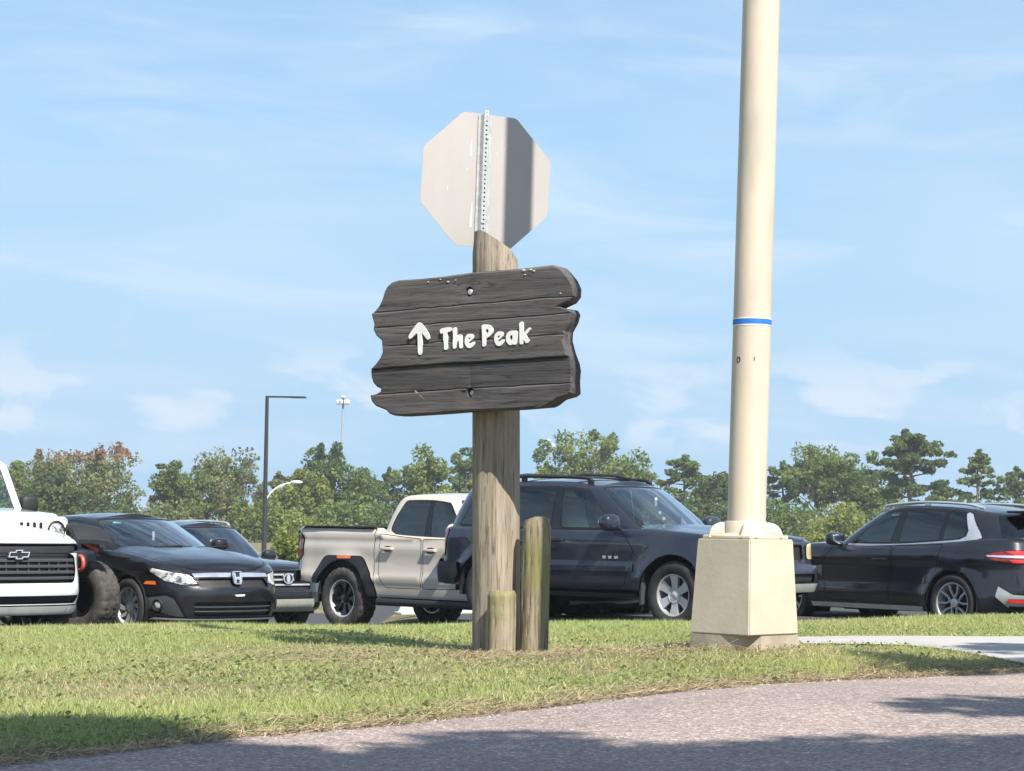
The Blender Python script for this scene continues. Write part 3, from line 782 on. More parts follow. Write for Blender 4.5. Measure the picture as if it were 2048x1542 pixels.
def suv_rack():
    """mid-size body-on-frame SUV with roof rack"""
    root = empty('suv'); P = 'navy_paint'
    B = Body([(2.36, 0), (2.345, .45), (2.30, .73), (2.15, .885), (1.75, .92), (.6, .925), (-1.2, .925), (-1.9, .90), (-2.18, .82), (-2.30, .62), (-2.35, .3), (-2.36, 0)],
             side=[(.36, .08), (.44, .015), (.55, -.012), (.70, -.012), (.735, .0), (.75, .012), (.95, .01), (1.02, .012), (1.12, .045), (1.3, .1)],
             front=[(.38, .16), (.45, .04), (.60, .0), (.70, .01), (.74, .06), (.85, .085), (.98, .10), (1.04, .16), (1.1, .26)],
             rear=[(.36, .14), (.45, .0), (.66, -.02), (.72, .06), (1., .07), (1.2, .10)],
             ztop=[(2.36, 1.01), (2.15, 1.045), (1.6, 1.10), (.95, 1.135), (.4, 1.125), (-1., 1.125), (-2.36, 1.14)],
             zb=[(2.36, .44), (1.9, .38), (.8, .36), (-.8, .36), (-1.8, .42), (-2.36, .42)], rtop=.055, wheels=(1.48, -1.31), arch=.45, flare=.05, zw=.40)
    H = House([(.98, 0, 1.13, .24, 0, 1.665), (.93, .42, 1.125, .21, .38, 1.66), (.74, .745, 1.11, .09, .62, 1.645), (-.36, .815, 1.105, -.38, .655, 1.69), (-1.24, .815, 1.105, -1.20, .645, 1.69), (-2.02, .77, 1.12, -1.78, .61, 1.66), (-2.27, .42, 1.13, -2.02, .4, 1.64), (-2.31, 0, 1.13, -2.06, 0, 1.64)], .025, .06)
    holes = [dict(name='arch', polys=B.flank(B.arcpoly(x, .45, .30)), hole=True, gap=0) for x in (1.48, -1.31)]
    reg = [
        dict(name='front_door', key='fd', polys=B.flank(rpoly([(.78, .46), (-.36, .44), (-.40, 1.122), (.70, 1.12), (.90, .9)], .05)), mat=P),
        dict(name='rear_door', key='rd', polys=B.flank(rpoly([(-.385, .44), (-.82, .46), (-1.08, .86), (-1.20, 1.122), (-.425, 1.122)], .05)), mat=P),
        dict(name='door_molding', polys=B.flank(rpoly([(.92, .635), (-.80, .625), (-.80, .725), (.92, .735)], .02)), mat=P, push=.016, gap=.004),
        dict(name='rocker_step', polys=B.flank(rect(-.85, 1.02, .365, .42)), mat='plastic', push=.05, gap=.002),
        dict(name='headlight', polys=B.face(rpoly([(.60, .80), (.62, .98), (.84, 1.005), (1.03, .985), (1.04, .84), (.95, .80)], .05)), mat='yellowed_lamp', push=.01),
        dict(name='grille', polys=[rpoly(rect(-.54, .54, .80, .98), .04)], mat='plastic', push=-.03),
        dict(name='front_bumper', key='fb', polys=[rpoly([(-1.22, .52), (-1.1, .44), (1.1, .44), (1.22, .52), (1.20, .72), (-1.20, .72)], .05)], mat=P, push=.03),
        dict(name='bumper_lower', polys=[rpoly([(-1.0, .445), (1.0, .445), (1.14, .50), (1.10, .54), (-1.10, .54), (-1.14, .50)], .02)], mat='champagne', push=.034, gap=.003),
        dict(name='bumper_grille', polys=[rpoly(rect(-.62, .62, .55, .64), .02)] + B.face(rpoly(rect(.72, 1.0, .55, .66), .03)), mat='plastic', push=.0, gap=.004),
        dict(name='rear_bumper', polys=B.rearp(rpoly([(.005, .44), (1.25, .44), (1.35, .56), (1.30, .70), (.005, .70)], .03)), mat='plastic', push=.05),
        dict(name='tail_light', polys=B.rearp(rpoly([(.74, .76), (.93, .76), (1.02, 1.10), (.80, 1.10)], .03)), mat='tail_red', push=.008),
    ] + holes
    win = [
        dict(name='windshield', polys=H.wind(1.78, .04, .96, .07, 1.82), mat='windshield', gap=.018, ring_push=-.002, flange=0),
        dict(name='pillar_cover', polys=H.quad(2.88, 3.12, .03, .90, .01), mat='black_alloy', gap=0, flange=0, push=.002),
        dict(name='front_window', polys=H.quad(2.24, 2.93, .03, .90, .05, lean=.02, lean1=0), mat='clear_tint', gap=.02, ring_push=0, flange=0),
        dict(name='rear_window', polys=H.quad(3.06, 3.92, .03, .90, .05), mat='tint', gap=.02, ring_push=0, flange=0),
        dict(name='quarter_window', polys=H.quad(4.07, 4.86, .05, .88, .05, lean1=-.1), mat='tint', gap=.02, ring_push=0, flange=0),
        dict(name='back_window', polys=H.quad(5.35, 6.999, .12, .86, .03), mat='tint', gap=0, flange=0),
    ]
    out, gh = common(root, B, H, P, win, reg, .075, .05, (0, B.sx(.6), .045), lambda x, y: .022 * max(0, 1 - abs(y) / .42) ** .5 * min(1, max(0, (2.3 - x) * 2)) if abs(y) < .42 else 0, (B.sx(.75), B.ST - .02, .10))
    wheel_wells(root, B, (1.48, -1.31), .45, .5, .30)
    put_wheels(root, (1.48, -1.31), .81, .389, .236, .255, 'six', steer=R(-4))
    underbody(root, -2.2, 2.1, 1.1, .34, .7); MB().box((-.6, 0, .78), (2.9, 1.6, .10)).obj('floor_pan', 'interior', root)
    MB().rbox((.70, 0, 1.02), (.5, 1.45, .2), .06).obj('dashboard', 'interior', root)
    seats(root, [(-.2, (.38, -.38)), (-1.05, (.38, -.38))], .78, 'tan_interior')
    steering(root, .32, .38, 1.08)
    for sg in (1, -1):
        mirror(root, .62, .86, 1.13, sg, P, (.085, .14, .10), .06)
        handle(B, -.24, .99, sg, 'plastic', out['fd'] if sg > 0 else out['fd1']); handle(B, -1.02, 1.0, sg, 'plastic', out['rd'] if sg > 0 else out['rd1'])
        b = MB(); b.box((1.03, sg * .865, .45), (.03, .16, .36)); b.obj('mud_flap', 'grey_plastic', root)
        for k, w in ((-.02, .05), (.05, .045), (.115, .045)):
            stick(B, sg * B.sx(.62 - sg * 0 - k * 1.3), .80, rpoly(rect(-w / 2, w / 2, -.016, .018), .008), .008, 'badge', 'chrome', out['fd'] if sg > 0 else out['fd1'], inset(rpoly(rect(-w / 2, w / 2, -.016, .018), .008), .009))
        b = MB(); b.tube([(-.35, sg * .735, 1.14), (-.37, sg * .70, 1.40), (-.38, sg * .668, 1.64)], .008, 6); b.obj('window_post_trim', 'chrome', root)
        b = MB(); b.tube([(-1.02, sg * .838, 1.12), (-1.13, sg * .70, 1.60)], .010, 6); b.obj('window_divider', 'satin', root)
    roof_rails(root, [(.02, .56, 1.69), (-.15, .575, 1.735), (-1.0, .58, 1.755), (-1.55, .56, 1.735), (-1.72, .54, 1.68)], .02, 'plastic')
    for x in (-.35, -1.25):
        b = MB(); b.tube([(x, -.58, 1.755), (x, -.3, 1.785), (x, .3, 1.785), (x, .58, 1.755)], .018, 8); b.obj('roof_cross_bar', 'plastic', root)
    for k, z in enumerate((1.46, 1.33, 1.26)):
        MB().rbox((.50 + .06 * k, .03, z), (.006, .05 if k else .045, .10 if k == 0 else .035), .003).obj('windshield_card', 'paper', root)
    return root

def beige_pickup():
    root = empty('pickup_truck'); P = 'beige_paint'
    B = Body([(2.70, 0), (2.67, .45), (2.58, .74), (2.35, .89), (1.9, .94), (.9, .945), (-1.2, .945), (-2.2, .94), (-2.52, .91), (-2.63, .82), (-2.665, .5), (-2.67, 0)],
             side=[(.42, .06), (.5, .03), (.60, .02), (.70, .0), (.76, .022), (.95, .035), (1.08, .03), (1.2, .045), (1.26, .03), (1.34, .05), (1.5, .08)],
             front=[(.42, .16), (.5, .04), (.7, 0), (.95, .03), (1.12, .07), (1.2, .16)],
             rear=[(.42, .12), (.6, .04), (.9, .0), (1.3, .01), (1.4, .03)],
             ztop=[(2.70, 1.13), (2.4, 1.17), (1.7, 1.23), (1.0, 1.25), (.4, 1.245), (-.3, 1.26), (-.88, 1.31), (-.985, 1.358), (-1.4, 1.362), (-2.67, 1.372)],
             zb=[(2.7, .5), (2.2, .46), (.9, .46), (-.8, .46), (-2.3, .62), (-2.67, .62)], rtop=.05, wheels=(1.75, -1.59), arch=.50, flare=.035, zw=.43)
    H = House([(1.02, 0, 1.23, .36, 0, 1.77), (.97, .42, 1.225, .33, .40, 1.765), (.78, .77, 1.20, .22, .66, 1.755), (-.08, .84, 1.21, -.10, .69, 1.795), (-.66, .84, 1.245, -.56, .685, 1.79), (-.93, .78, 1.28, -.76, .63, 1.765), (-.955, .4, 1.28, -.80, .36, 1.765), (-.96, 0, 1.28, -.81, 0, 1.765)], .02, .06)
    flare_o = [dict(name='wheel_flare', polys=B.flank(rpoly(B.arcpoly(x, .60, .50) if False else [(x - .63, .50), (x - .60, .70), (x - .37, .99), (x + .37, .99), (x + .58, .70), (x + .68, .46), (x + .40, .46), (x - .40, .50)][::-1], .08)), mat='plastic', push=.02, gap=.004, flange=.04) for x in (1.75, -1.59)]
    hol = [dict(name='arch', polys=B.flank(B.arcpoly(x, .50, .36)), hole=True, gap=0) for x in (1.75, -1.59)]
    reg = [
        dict(name='front_door', key='fd', polys=B.flank(rpoly([(.86, .60), (-.06, .58), (-.10, 1.225), (.75, 1.225), (1.0, 1.0)], .05)), mat=P),
        dict(name='rear_door', key='rd', polys=B.flank(rpoly([(-.085, .58), (-.78, .58), (-.92, .78), (-.90, 1.29), (-.5, 1.255), (-.125, 1.23)], .05)), mat=P),
        dict(name='cargo_bed', key='bed', polys=B.flank([(-.965, .50), (-1.0, 1.0), (-.985, 1.352), (-1.4, 1.352), (-2.50, 1.362), (-2.50, .63), (-2.2, .60)]), mat=P, gap=.011, ring_push=-.02),
        dict(name='headlight', polys=B.face(rpoly([(.66, .98), (.70, 1.10), (1.12, 1.10), (1.12, .98)], .03)), mat='headlamp'),
        dict(name='grille', polys=[rpoly(rect(-.6, .6, .80, 1.10), .05)], mat='plastic', push=-.03),
        dict(name='front_bumper', polys=[rpoly([(-1.2, .52), (1.2, .52), (1.2, .74), (-1.2, .74)], .05)], mat='plastic', push=.03),
        dict(name='rear_bumper', polys=B.rearp(rpoly([(.005, .62), (.99, .62), (1.06, .70), (.98, .78), (.005, .78)], .03)), mat='plastic', push=.07),
        dict(name='tail_light', polys=B.rearp(rpoly([(.74, .93), (.92, .90), (1.06, .97), (1.075, 1.20), (1.02, 1.28), (.76, 1.28)], .03)), mat='tail_red', push=.012),
    ] + flare_o + [dict(name='side_marker', polys=B.flank(rpoly([(x - .12, .945), (x + .14, .945), (x + .14, .985), (x - .12, .985)], .012)), mat='amber', push=.03, gap=0) for x in (1.75, -1.55)] + hol
    win = [
        dict(name='windshield', polys=H.wind(1.8, .05, .95, .07), mat='windshield', gap=.02, flange=0),
        dict(name='pillar_cover', polys=H.quad(2.86, 3.16, .03, .88, .01), mat='black_alloy', gap=0, flange=0, push=.002),
        dict(name='front_window', polys=H.quad(2.22, 2.94, .05, .88, .05), mat='clear_tint', gap=.018, ring_push=0, flange=0),
        dict(name='rear_window', polys=H.poly([(3.05, .03), (3.9, .03), (4.42, .13), (4.36, .5), (4.12, .88), (3.05, .88)], .06), mat='tint', gap=.018, ring_push=0, flange=0),
        dict(name='back_window', polys=H.quad(5.35, 6.999, .15, .85, .05), mat='tint', gap=0, flange=0),
    ]
    out, gh = common(root, B, H, P, win, reg, .08, .03, (0, B.sx(.62), .05), None, (B.sx(.85), B.ST - .005, .085))
    # load bed: inner walls, floor and front wall
    b = MB(); b.box((-1.80, .835, 1.08), (1.60, .03, .46)); b.box((-1.80, -.835, 1.08), (1.60, .03, .46)); b.box((-1.8, 0, .86), (1.62, 1.68, .04)); b.box((-1.0, 0, 1.10), (.04, 1.68, .48)); b.box((-2.60, 0, 1.08), (.05, 1.62, .44))
    b.obj('bed_liner', 'plastic', root, smooth=False)
    for sg in (1, -1):
        b = MB(); b.rbox((-1.80, sg * .880, 1.370), (1.60, .080, .008), .003); b.obj('bed_rail_cap', 'plastic', root)
        mirror(root, .66, .90, 1.24, sg, P, (.08, .13, .11), .08)
        handle(B, .06, 1.08, sg, P, out['fd'] if sg > 0 else out['fd1'], .22, .04); handle(B, -.74, 1.09, sg, P, out['rd'] if sg > 0 else out['rd1'], .22, .04)
        b = MB(); b.tube([(1.05, sg * .80, .46), (.98, sg * .97, .40), (-.85, sg * .97, .40), (-.95, sg * .80, .46)], .05, 10); b.obj('step_bar', 'plastic', root)
    MB().rbox((-.4, 0, .52), (2.8, 1.7, .12), .02).obj('rocker', 'plastic', root)
    MB().rbox((-2.63, 0, 1.374), (.05, 1.50, .012), .005).obj('tailgate_cap', 'plastic', root)
    wheel_wells(root, B, (1.75, -1.59), .50, .55, .36)
    put_wheels(root, (1.75, -1.59), .82, .42, .245, .285, 'rugged', True, 'dusty_rubber')
    underbody(root, -2.5, 2.4, 1.0, .42, .82); MB().box((0, 0, .85), (1.9, 1.6, .1)).obj('floor_pan', 'interior', root)
    MB().rbox((.74, 0, 1.13), (.5, 1.45, .2), .06).obj('dashboard', 'interior', root)
    seats(root, [(.1, (.4, -.4)), (-.50, (.4, -.4))], .86)
    return root

def crossover():
    root = empty('crossover'); P = 'graphite_paint'
    B = Body([(2.38, 0), (2.34, .38), (2.22, .66), (2.0, .85), (1.6, .93), (.6, .945), (-.8, .945), (-1.5, .94), (-1.95, .87), (-2.22, .70), (-2.33, .4), (-2.36, 0)],
             side=[(.24, .07), (.32, .03), (.45, .01), (.6, .03), (.78, .032), (.90, .0), (.98, .012), (1.08, .06), (1.2, .10)],
             front=[(.24, .14), (.35, .03), (.6, 0), (.85, .03), (.98, .14), (1.1, .3)],
             rear=[(.28, .16), (.40, .02), (.55, -.02), (.70, .01), (.80, .03), (1., .06), (1.1, .10), (1.2, .16)],
             ztop=[(2.38, .92), (2.2, .96), (1.5, 1.04), (.9, 1.075), (.3, 1.05), (-.5, 1.075), (-1.3, 1.12), (-1.9, 1.17), (-2.36, 1.17)],
             zb=[(2.38, .26), (1.9, .23), (0, .23), (-1.8, .26), (-2.36, .32)], rtop=.06, wheels=(1.50, -1.365), arch=.40, flare=.04, zw=.365)
    H = House([(1.0, 0, 1.06, .18, 0, 1.545), (.94, .42, 1.055, .15, .36, 1.545), (.70, .75, 1.035, .0, .61, 1.53), (-.28, .80, 1.035, -.38, .655, 1.575), (-1.08, .80, 1.085, -1.12, .64, 1.555), (-1.72, .755, 1.13, -1.62, .60, 1.50), (-2.16, .46, 1.14, -1.90, .42, 1.47), (-2.25, 0, 1.14, -1.97, 0, 1.47)], .025, .05)
    holes = [dict(name='arch', polys=B.flank(B.arcpoly(x, .405, .15)), hole=True, gap=0) for x in (1.50, -1.365)]
    reg = [
        dict(name='front_door', key='fd', polys=B.flank(rpoly([(.80, .34), (-.28, .32), (-.34, 1.055), (.68, 1.055), (.90, .8)], .05)), mat=P),
        dict(name='rear_door', key='rd', polys=B.flank(rpoly([(-.305, .32), (-.86, .34), (-1.10, .75), (-1.18, 1.09), (-.365, 1.06)], .05)), mat=P),
        dict(name='sill_trim', polys=B.flank(rect(-.9, 1.05, .245, .31)), mat='satin', push=.012, gap=.003),
        dict(name='headlight', polys=B.face(rpoly([(.60, .74), (.62, .86), (1.10, .90), (1.12, .80)], .03)), mat='headlamp'),
        dict(name='grille', polys=[rpoly(rect(-.5, .5, .55, .88), .08)], mat='plastic', push=-.02),
        dict(name='rear_apron', polys=B.rearp(rpoly([(.005, .30), (.82, .30), (1.02, .46), (.98, .60), (.80, .50), (.005, .46)], .02)), mat='silver_paint', push=.02),
        dict(name='reflector', polys=B.rearp(rpoly([(.55, .40), (.84, .40), (.86, .44), (.55, .44)], .01)), mat='tail_bright', push=.04, gap=.0),
        dict(name='exhaust_recess', polys=B.rearp(rpoly([(.45, .31), (.85, .31), (.85, .36), (.45, .36)], .02)), mat='seam', push=0., gap=0),
        dict(name='tail_light', key='tl', polys=B.rearp(rpoly([(.40, .86), (.86, .87), (1.06, .90), (1.16, .94), (1.14, .985), (1.0, 1.01), (.80, 1.03), (.40, 1.03)], .03)), mat='tail_red', push=.012),
        dict(name='tail_light_bar', polys=B.rearp(rpoly([(.45, .925), (.9, .935), (1.12, .945), (1.12, .960), (.9, .962), (.45, .962)], .008)), mat='satin', push=.02, gap=0, parent='tl'),
        dict(name='tail_light_segment', polys=B.rearp(rpoly([(.50, .965), (.78, .965), (.90, 1.005), (.50, 1.02)], .01)) + B.rearp(rpoly([(.50, .875), (.80, .875), (.85, .912), (.50, .912)], .01)), mat='tail_bright', push=.02, gap=0, parent='tl'),  # plain lens segments in a brighter red
    ] + holes
    belt = [(2.15, .015), (3.0, .015), (4.0, .015), (4.72, .03), (4.95, .12), (4.90, .30), (4.62, .86), (4.50, .90), (4.44, .84), (4.60, .36), (4.56, .18), (4.40, .10), (4.0, .085), (3.0, .085), (2.15, .085)]
    win = [
        dict(name='windshield', polys=H.wind(1.75, .04, .96, .07), mat='windshield', gap=.018, flange=0),
        dict(name='window_surround', polys=[[(a * sg, b) for a, b in dens([(H.u(t), h * H.H) for t, h in [(2.12, .08), (4.62, .08), (4.62, .30), (4.44, .88), (4.2, .93), (2.35, .93)]], .08)] for sg in (1, -1)], mat='black_alloy', gap=0, flange=0, push=.001),
        dict(name='window_trim', polys=[[(H.u(t) * sg, h * H.H) for t, h in belt] for sg in (1, -1)], mat='satin', push=.008, gap=0),
        dict(name='front_window', polys=H.quad(2.24, 2.90, .11, .88, .03, lean=.04, lean1=0), mat='clear_tint', gap=.008, ring_push=0, flange=0),
        dict(name='rear_window', polys=H.quad(3.06, 3.90, .11, .90, .03), mat='tint', gap=.008, ring_push=0, flange=0),
        dict(name='quarter_window', polys=H.poly([(3.98, .11), (4.38, .13), (4.53, .22), (4.52, .36), (4.38, .86), (3.98, .90)], .03), mat='tint', gap=.008, ring_push=0, flange=0),
        dict(name='back_window', polys=H.quad(5.40, 6.999, .12, .90, .03), mat='tint', gap=0, flange=0),
    ]
    out, gh = common(root, B, H, P, win, reg, .07, .04, (0, B.sx(.6), .05), None, (B.sx(.8), B.ST - .02, .16))
    wheel_wells(root, B, (1.50, -1.365), .405, .5, .15)
    put_wheels(root, (1.50, -1.365), .82, .362, .252, .255, 'ydouble')
    underbody(root, -2.15, 2.1, 1.1, .24, .55); MB().box((-.5, 0, .6), (2.9, 1.6, .10)).obj('floor_pan', 'interior', root)
    MB().rbox((.68, 0, .96), (.5, 1.45, .2), .06).obj('dashboard', 'interior', root)
    seats(root, [(-.2, (.38, -.38)), (-1.05, (.38, -.38))], .62)
    steering(root, .32, .38, .98)
    roof_rails(root, [(.16, .53, 1.545), (.0, .56, 1.585), (-.6, .585, 1.618), (-1.25, .57, 1.595), (-1.55, .55, 1.54)], .017, 'satin')
    MB().rbox((-2.02, 0, 1.50), (.28, 1.1, .03), .012).obj('roof_spoiler', P, root)
    for sg in (1, -1):
        mirror(root, .60, .86, 1.075, sg, P, (.085, .13, .085), .05)
        handle(B, -.16, .885, sg, P, out['fd'] if sg > 0 else out['fd1'], .22, .03); handle(B, -1.0, .945, sg, P, out['rd'] if sg > 0 else out['rd1'], .22, .03)
        pass
    return root

def rear_suv():
    root = empty('suv'); P = 'dark_paint'
    B = Body([(2.38, 0), (2.35, .42), (2.25, .70), (2.05, .87), (1.6, .93), (.6, .94), (-1.5, .93), (-2.1, .85), (-2.33, .6), (-2.38, 0)],
             side=[(.32, .07), (.45, .01), (.7, .0), (.9, .0), (1.05, .03), (1.2, .08)],
             front=[(.34, .16), (.42, .03), (.6, 0), (.75, .03), (.95, .06), (1.02, .15), (1.1, .28)], rear=[(.34, .1), (.6, 0), (1.2, .08)],
             ztop=[(2.38, .985), (2.2, 1.02), (1.5, 1.09), (.9, 1.12), (-2.38, 1.14)], zb=.34, rtop=.06, wheels=(1.45, -1.35), arch=.42, flare=.035, zw=.38)
    H = House([(1.0, 0, 1.12, .24, 0, 1.66), (.95, .44, 1.115, .21, .40, 1.655), (.74, .76, 1.10, .08, .63, 1.64), (-.36, .82, 1.10, -.38, .67, 1.68), (-1.24, .82, 1.11, -1.20, .66, 1.67), (-2.0, .77, 1.12, -1.78, .61, 1.63), (-2.25, .42, 1.13, -2.0, .4, 1.61), (-2.3, 0, 1.13, -2.05, 0, 1.61)], .025, .06)
    reg = [
        dict(name='front_door', polys=B.flank(rpoly([(.78, .42), (-.36, .40), (-.40, 1.10), (.70, 1.10), (.90, .9)], .05)), mat=P),
        dict(name='rear_door', polys=B.flank(rpoly([(-.385, .40), (-.82, .42), (-1.08, .82), (-1.20, 1.11), (-.425, 1.11)], .05)), mat=P),
        dict(name='headlight', polys=B.face(rpoly([(.58, .80), (.60, .95), (1.05, .98), (1.15, .92), (1.0, .80)], .04)), mat='headlamp'),
        dict(name='grille', key='gr', polys=[rpoly(rect(-.52, .52, .66, .97), .06)], mat='plastic', push=-.03),
        dict(name='front_bumper', polys=[rpoly([(-1.25, .46), (1.25, .46), (1.25, .62), (-1.25, .62)], .04)], mat=P, push=.02),
        dict(name='bumper_guard', key='bg', polys=[rpoly([(-.95, .36), (.95, .36), (1.1, .44), (1.1, .535), (-1.1, .535), (-1.1, .44)], .05)], mat='champagne', push=.06),
        dict(name='guard_opening', polys=B.face(rpoly(rect(.55, .98, .40, .475), .02)), mat='seam', push=.045, gap=0, parent='bg'),
    ] + [dict(name='arch', polys=B.flank(B.arcpoly(x, .42, .25)), hole=True, gap=0) for x in (1.45, -1.35)]
    win = [
        dict(name='windshield', polys=H.wind(1.78, .04, .96, .07), mat='windshield', gap=.018, flange=0),
        dict(name='front_window', polys=H.quad(2.24, 2.93, .05, .90, .05), mat='tint', gap=.02, ring_push=0, flange=0),
        dict(name='rear_window', polys=H.quad(3.06, 3.92, .05, .90, .05), mat='tint', gap=.02, ring_push=0, flange=0),
        dict(name='quarter_window', polys=H.quad(4.07, 4.86, .05, .88, .05), mat='tint', gap=.02, ring_push=0, flange=0),
        dict(name='back_window', polys=H.quad(5.35, 6.999, .12, .86, .03), mat='tint', gap=0, flange=0)]
    out, gh = common(root, B, H, P, win, reg, .09, .05, (0, B.sx(.6), .05), None, (B.sx(.75), B.ST - .02, .10))
    for z in (.74, .82, .90):
        b = MB(); S = np.linspace(-.50, .50, 16); p, n = B.M(S, np.full(16, z)); b.tube([Vector(q) for q in p + n * -.008], .017, 6); b.obj('grille_bar', 'satin', out['gr'])
    stick(B, 0, .84, ellp(.10, .085), .03, 'emblem_plate', 'plastic', out['gr']); stick(B, 0, .84, ellp(.10, .085), .045, 'emblem_ring', 'chrome', out['gr'], ellp(.083, .068))
    stick(B, 0, .84, ellp(.035, .066), .044, 'emblem', 'chrome', out['gr'])
    stick(B, .62, .56, rect(-.10, .10, -.07, .07), .09, 'licence_plate', 'grey_plastic', root)
    wheel_wells(root, B, (1.45, -1.35), .42, .5, .25); put_wheels(root, (1.45, -1.35), .81, .375, .235, .25, 'five')
    underbody(root, -2.2, 2.1, 1.1, .30, .65); MB().box((-.6, 0, .72), (2.9, 1.6, .10)).obj('floor_pan', 'interior', root)
    MB().rbox((.70, 0, 1.01), (.5, 1.45, .2), .06).obj('dashboard', 'interior', root)
    seats(root, [(-.2, (.38, -.38)), (-1.05, (.38, -.38))], .75); steering(root, .32, .38, 1.06)
    MB().rbox((.38, 0, 1.50), (.03, .24, .07), .02).obj('rear_view_mirror', 'plastic', root)
    roof_rails(root, [(.10, .56, 1.66), (-.08, .585, 1.715), (-.8, .60, 1.735), (-1.4, .58, 1.72), (-1.62, .56, 1.66)], .02, 'satin')
    MB().ell((.36, 0, 1.40), (.02, .035, .03), 10, 8).obj('hanging_charm', 'paper', root)
    for sg in (1, -1):
        mirror(root, .62, .86, 1.12, sg, P, (.085, .13, .09), .06)
        pass
    return root

def white_pickup():
    root = empty('pickup_truck'); P = 'white_paint'
    B = Body([(2.66, 0), (2.63, .45), (2.54, .74), (2.33, .90), (1.9, .955), (.9, .96), (-2.2, .955), (-2.55, .90), (-2.66, .6), (-2.68, 0)],
             side=[(.38, .07), (.5, .02), (.7, .0), (.9, .02), (1.05, .01), (1.2, .06)],
             front=[(.32, .16), (.38, .05), (.50, .02), (.60, -.01), (.66, .015), (.74, .03), (.95, .05), (1.06, .07), (1.12, .13), (1.2, .24)], rear=[(.38, .1), (.7, 0), (1.3, .03)],
             ztop=[(2.66, 1.10), (2.50, 1.13), (2.2, 1.17), (1.8, 1.20), (1.0, 1.25), (.3, 1.25), (-.9, 1.27), (-1.0, 1.37), (-2.68, 1.38)], zb=[(2.66, .36), (2.2, .36), (0, .42), (-2.68, .55)], rtop=.06, wheels=(1.72, -1.6), arch=.47, flare=.04, zw=.41)
    H = House([(1.0, 0, 1.29, .34, 0, 1.80), (.95, .42, 1.285, .31, .40, 1.795), (.76, .77, 1.26, .20, .66, 1.785), (-.08, .84, 1.24, -.10, .69, 1.77), (-.66, .84, 1.20, -.56, .685, 1.77), (-.93, .78, 1.22, -.76, .63, 1.745), (-.955, .4, 1.23, -.80, .36, 1.745), (-.96, 0, 1.23, -.81, 0, 1.745)], .02, .06)
    reg = [
        dict(name='front_door', polys=B.flank(rpoly([(.86, .55), (-.06, .53), (-.10, 1.205), (.75, 1.205), (1.0, 1.0)], .05)), mat=P),
        dict(name='rear_door', polys=B.flank(rpoly([(-.085, .53), (-.78, .53), (-.92, .78), (-.90, 1.215), (-.125, 1.205)], .05)), mat=P),
        dict(name='headlight', polys=B.face(rpoly([(.62, .98), (.62, 1.075), (1.02, 1.07), (1.12, 1.03), (1.0, .99)], .02)), mat='headlamp'),
        dict(name='upper_grille', polys=[rpoly([(-.98, 1.01), (-.62, .985), (.62, .985), (.98, 1.01), (.90, 1.085), (-.90, 1.085)], .03)], mat='plastic', push=-.03, gap=.006),
        dict(name='grille', key='gr', polys=[rpoly([(-.72, .68), (.72, .68), (.80, .82), (.78, .955), (.66, .99), (-.66, .99), (-.78, .955), (-.80, .82)], .05)], mat='plastic', push=-.04, gap=.008),
        dict(name='lower_grille', polys=[rpoly([(-.75, .47), (.75, .47), (.83, .555), (-.83, .555)], .03)], mat='plastic', push=-.035),
        dict(name='skid_plate', polys=[rpoly([(-.70, .365), (.70, .365), (.86, .40), (.80, .462), (-.80, .462), (-.86, .40)], .03)], mat='silver_paint', push=.02),
        dict(name='fog_recess', polys=B.face(rpoly([(.98, .66), (1.10, .62), (1.16, .72), (1.12, .88), (1.02, .88)], .03)), mat='grey_plastic', push=-.03),
        dict(name='lower_bumper', polys=B.face(rpoly([(.90, .43), (1.22, .44), (1.26, .55), (.88, .57)], .03)), mat='silver_paint', push=.006),
    ] + [dict(name='arch', polys=B.flank(B.arcpoly(x, .47, .30)), hole=True, gap=0) for x in (1.72, -1.6)]
    win = [
        dict(name='windshield', polys=H.wind(1.8, .05, .95, .07), mat='windshield', gap=.02, flange=0),
        dict(name='front_window', polys=H.quad(2.22, 2.94, .05, .88, .05), mat='clear_tint', gap=.018, ring_push=0, flange=0),
        dict(name='rear_window', polys=H.quad(3.05, 4.3, .05, .88, .05), mat='tint', gap=.018, ring_push=0, flange=0),
        dict(name='back_window', polys=H.quad(5.35, 6.999, .15, .85, .05), mat='tint', gap=0, flange=0)]
    out, gh = common(root, B, H, P, win, reg, .08, .03, (0, B.sx(.62), .10), None, (B.sx(.85), B.ST - .005, .085))
    for z in (.73, .79, .85, .91):
        b = MB(); S = np.linspace(-.76, .76, 20); p, n = B.M(S, np.full(20, z)); b.tube([Vector(q) for q in p + n * -.018], .019, 6); b.obj('grille_bar', 'grey_plastic', out['gr'])
    for s_ in np.arange(-.65, .7, .13):
        for z in (.82, .88):
            p, n = B.M(np.array([s_]), np.array([z])); MB().box(p[0] - n[0] * .03, (.03, .014, .04)).obj('grille_rib', 'grey_plastic', out['gr'])
    bow = [(-.125, -.034), (-.105, .022), (-.04, .022), (-.033, .042), (.045, .042), (.038, .022), (.125, .022), (.105, -.034), (.045, -.034), (.038, -.052), (-.042, -.052), (-.035, -.034)]
    stick(B, 0, .975, bow, .03, 'emblem', 'chrome', out['gr'], inset(bow[::-1] if area2(bow) < 0 else bow, .010)); stick(B, 0, .975, bow, .02, 'emblem_fill', 'plastic', out['gr'])
    b = MB(); b.box((-1.80, .84, 1.10), (1.60, .03, .48)); b.box((-1.80, -.84, 1.10), (1.60, .03, .48)); b.box((-1.8, 0, .86), (1.62, 1.68, .04)); b.box((-1.0, 0, 1.10), (.04, 1.68, .46)); b.box((-2.58, 0, 1.10), (.05, 1.62, .48)); b.obj('bed_liner', 'plastic', root, smooth=False)
    wheel_wells(root, B, (1.72, -1.6), .47, .55, .30); put_wheels(root, (1.72, -1.6), .83, .40, .24, .27, 'rugged', True)
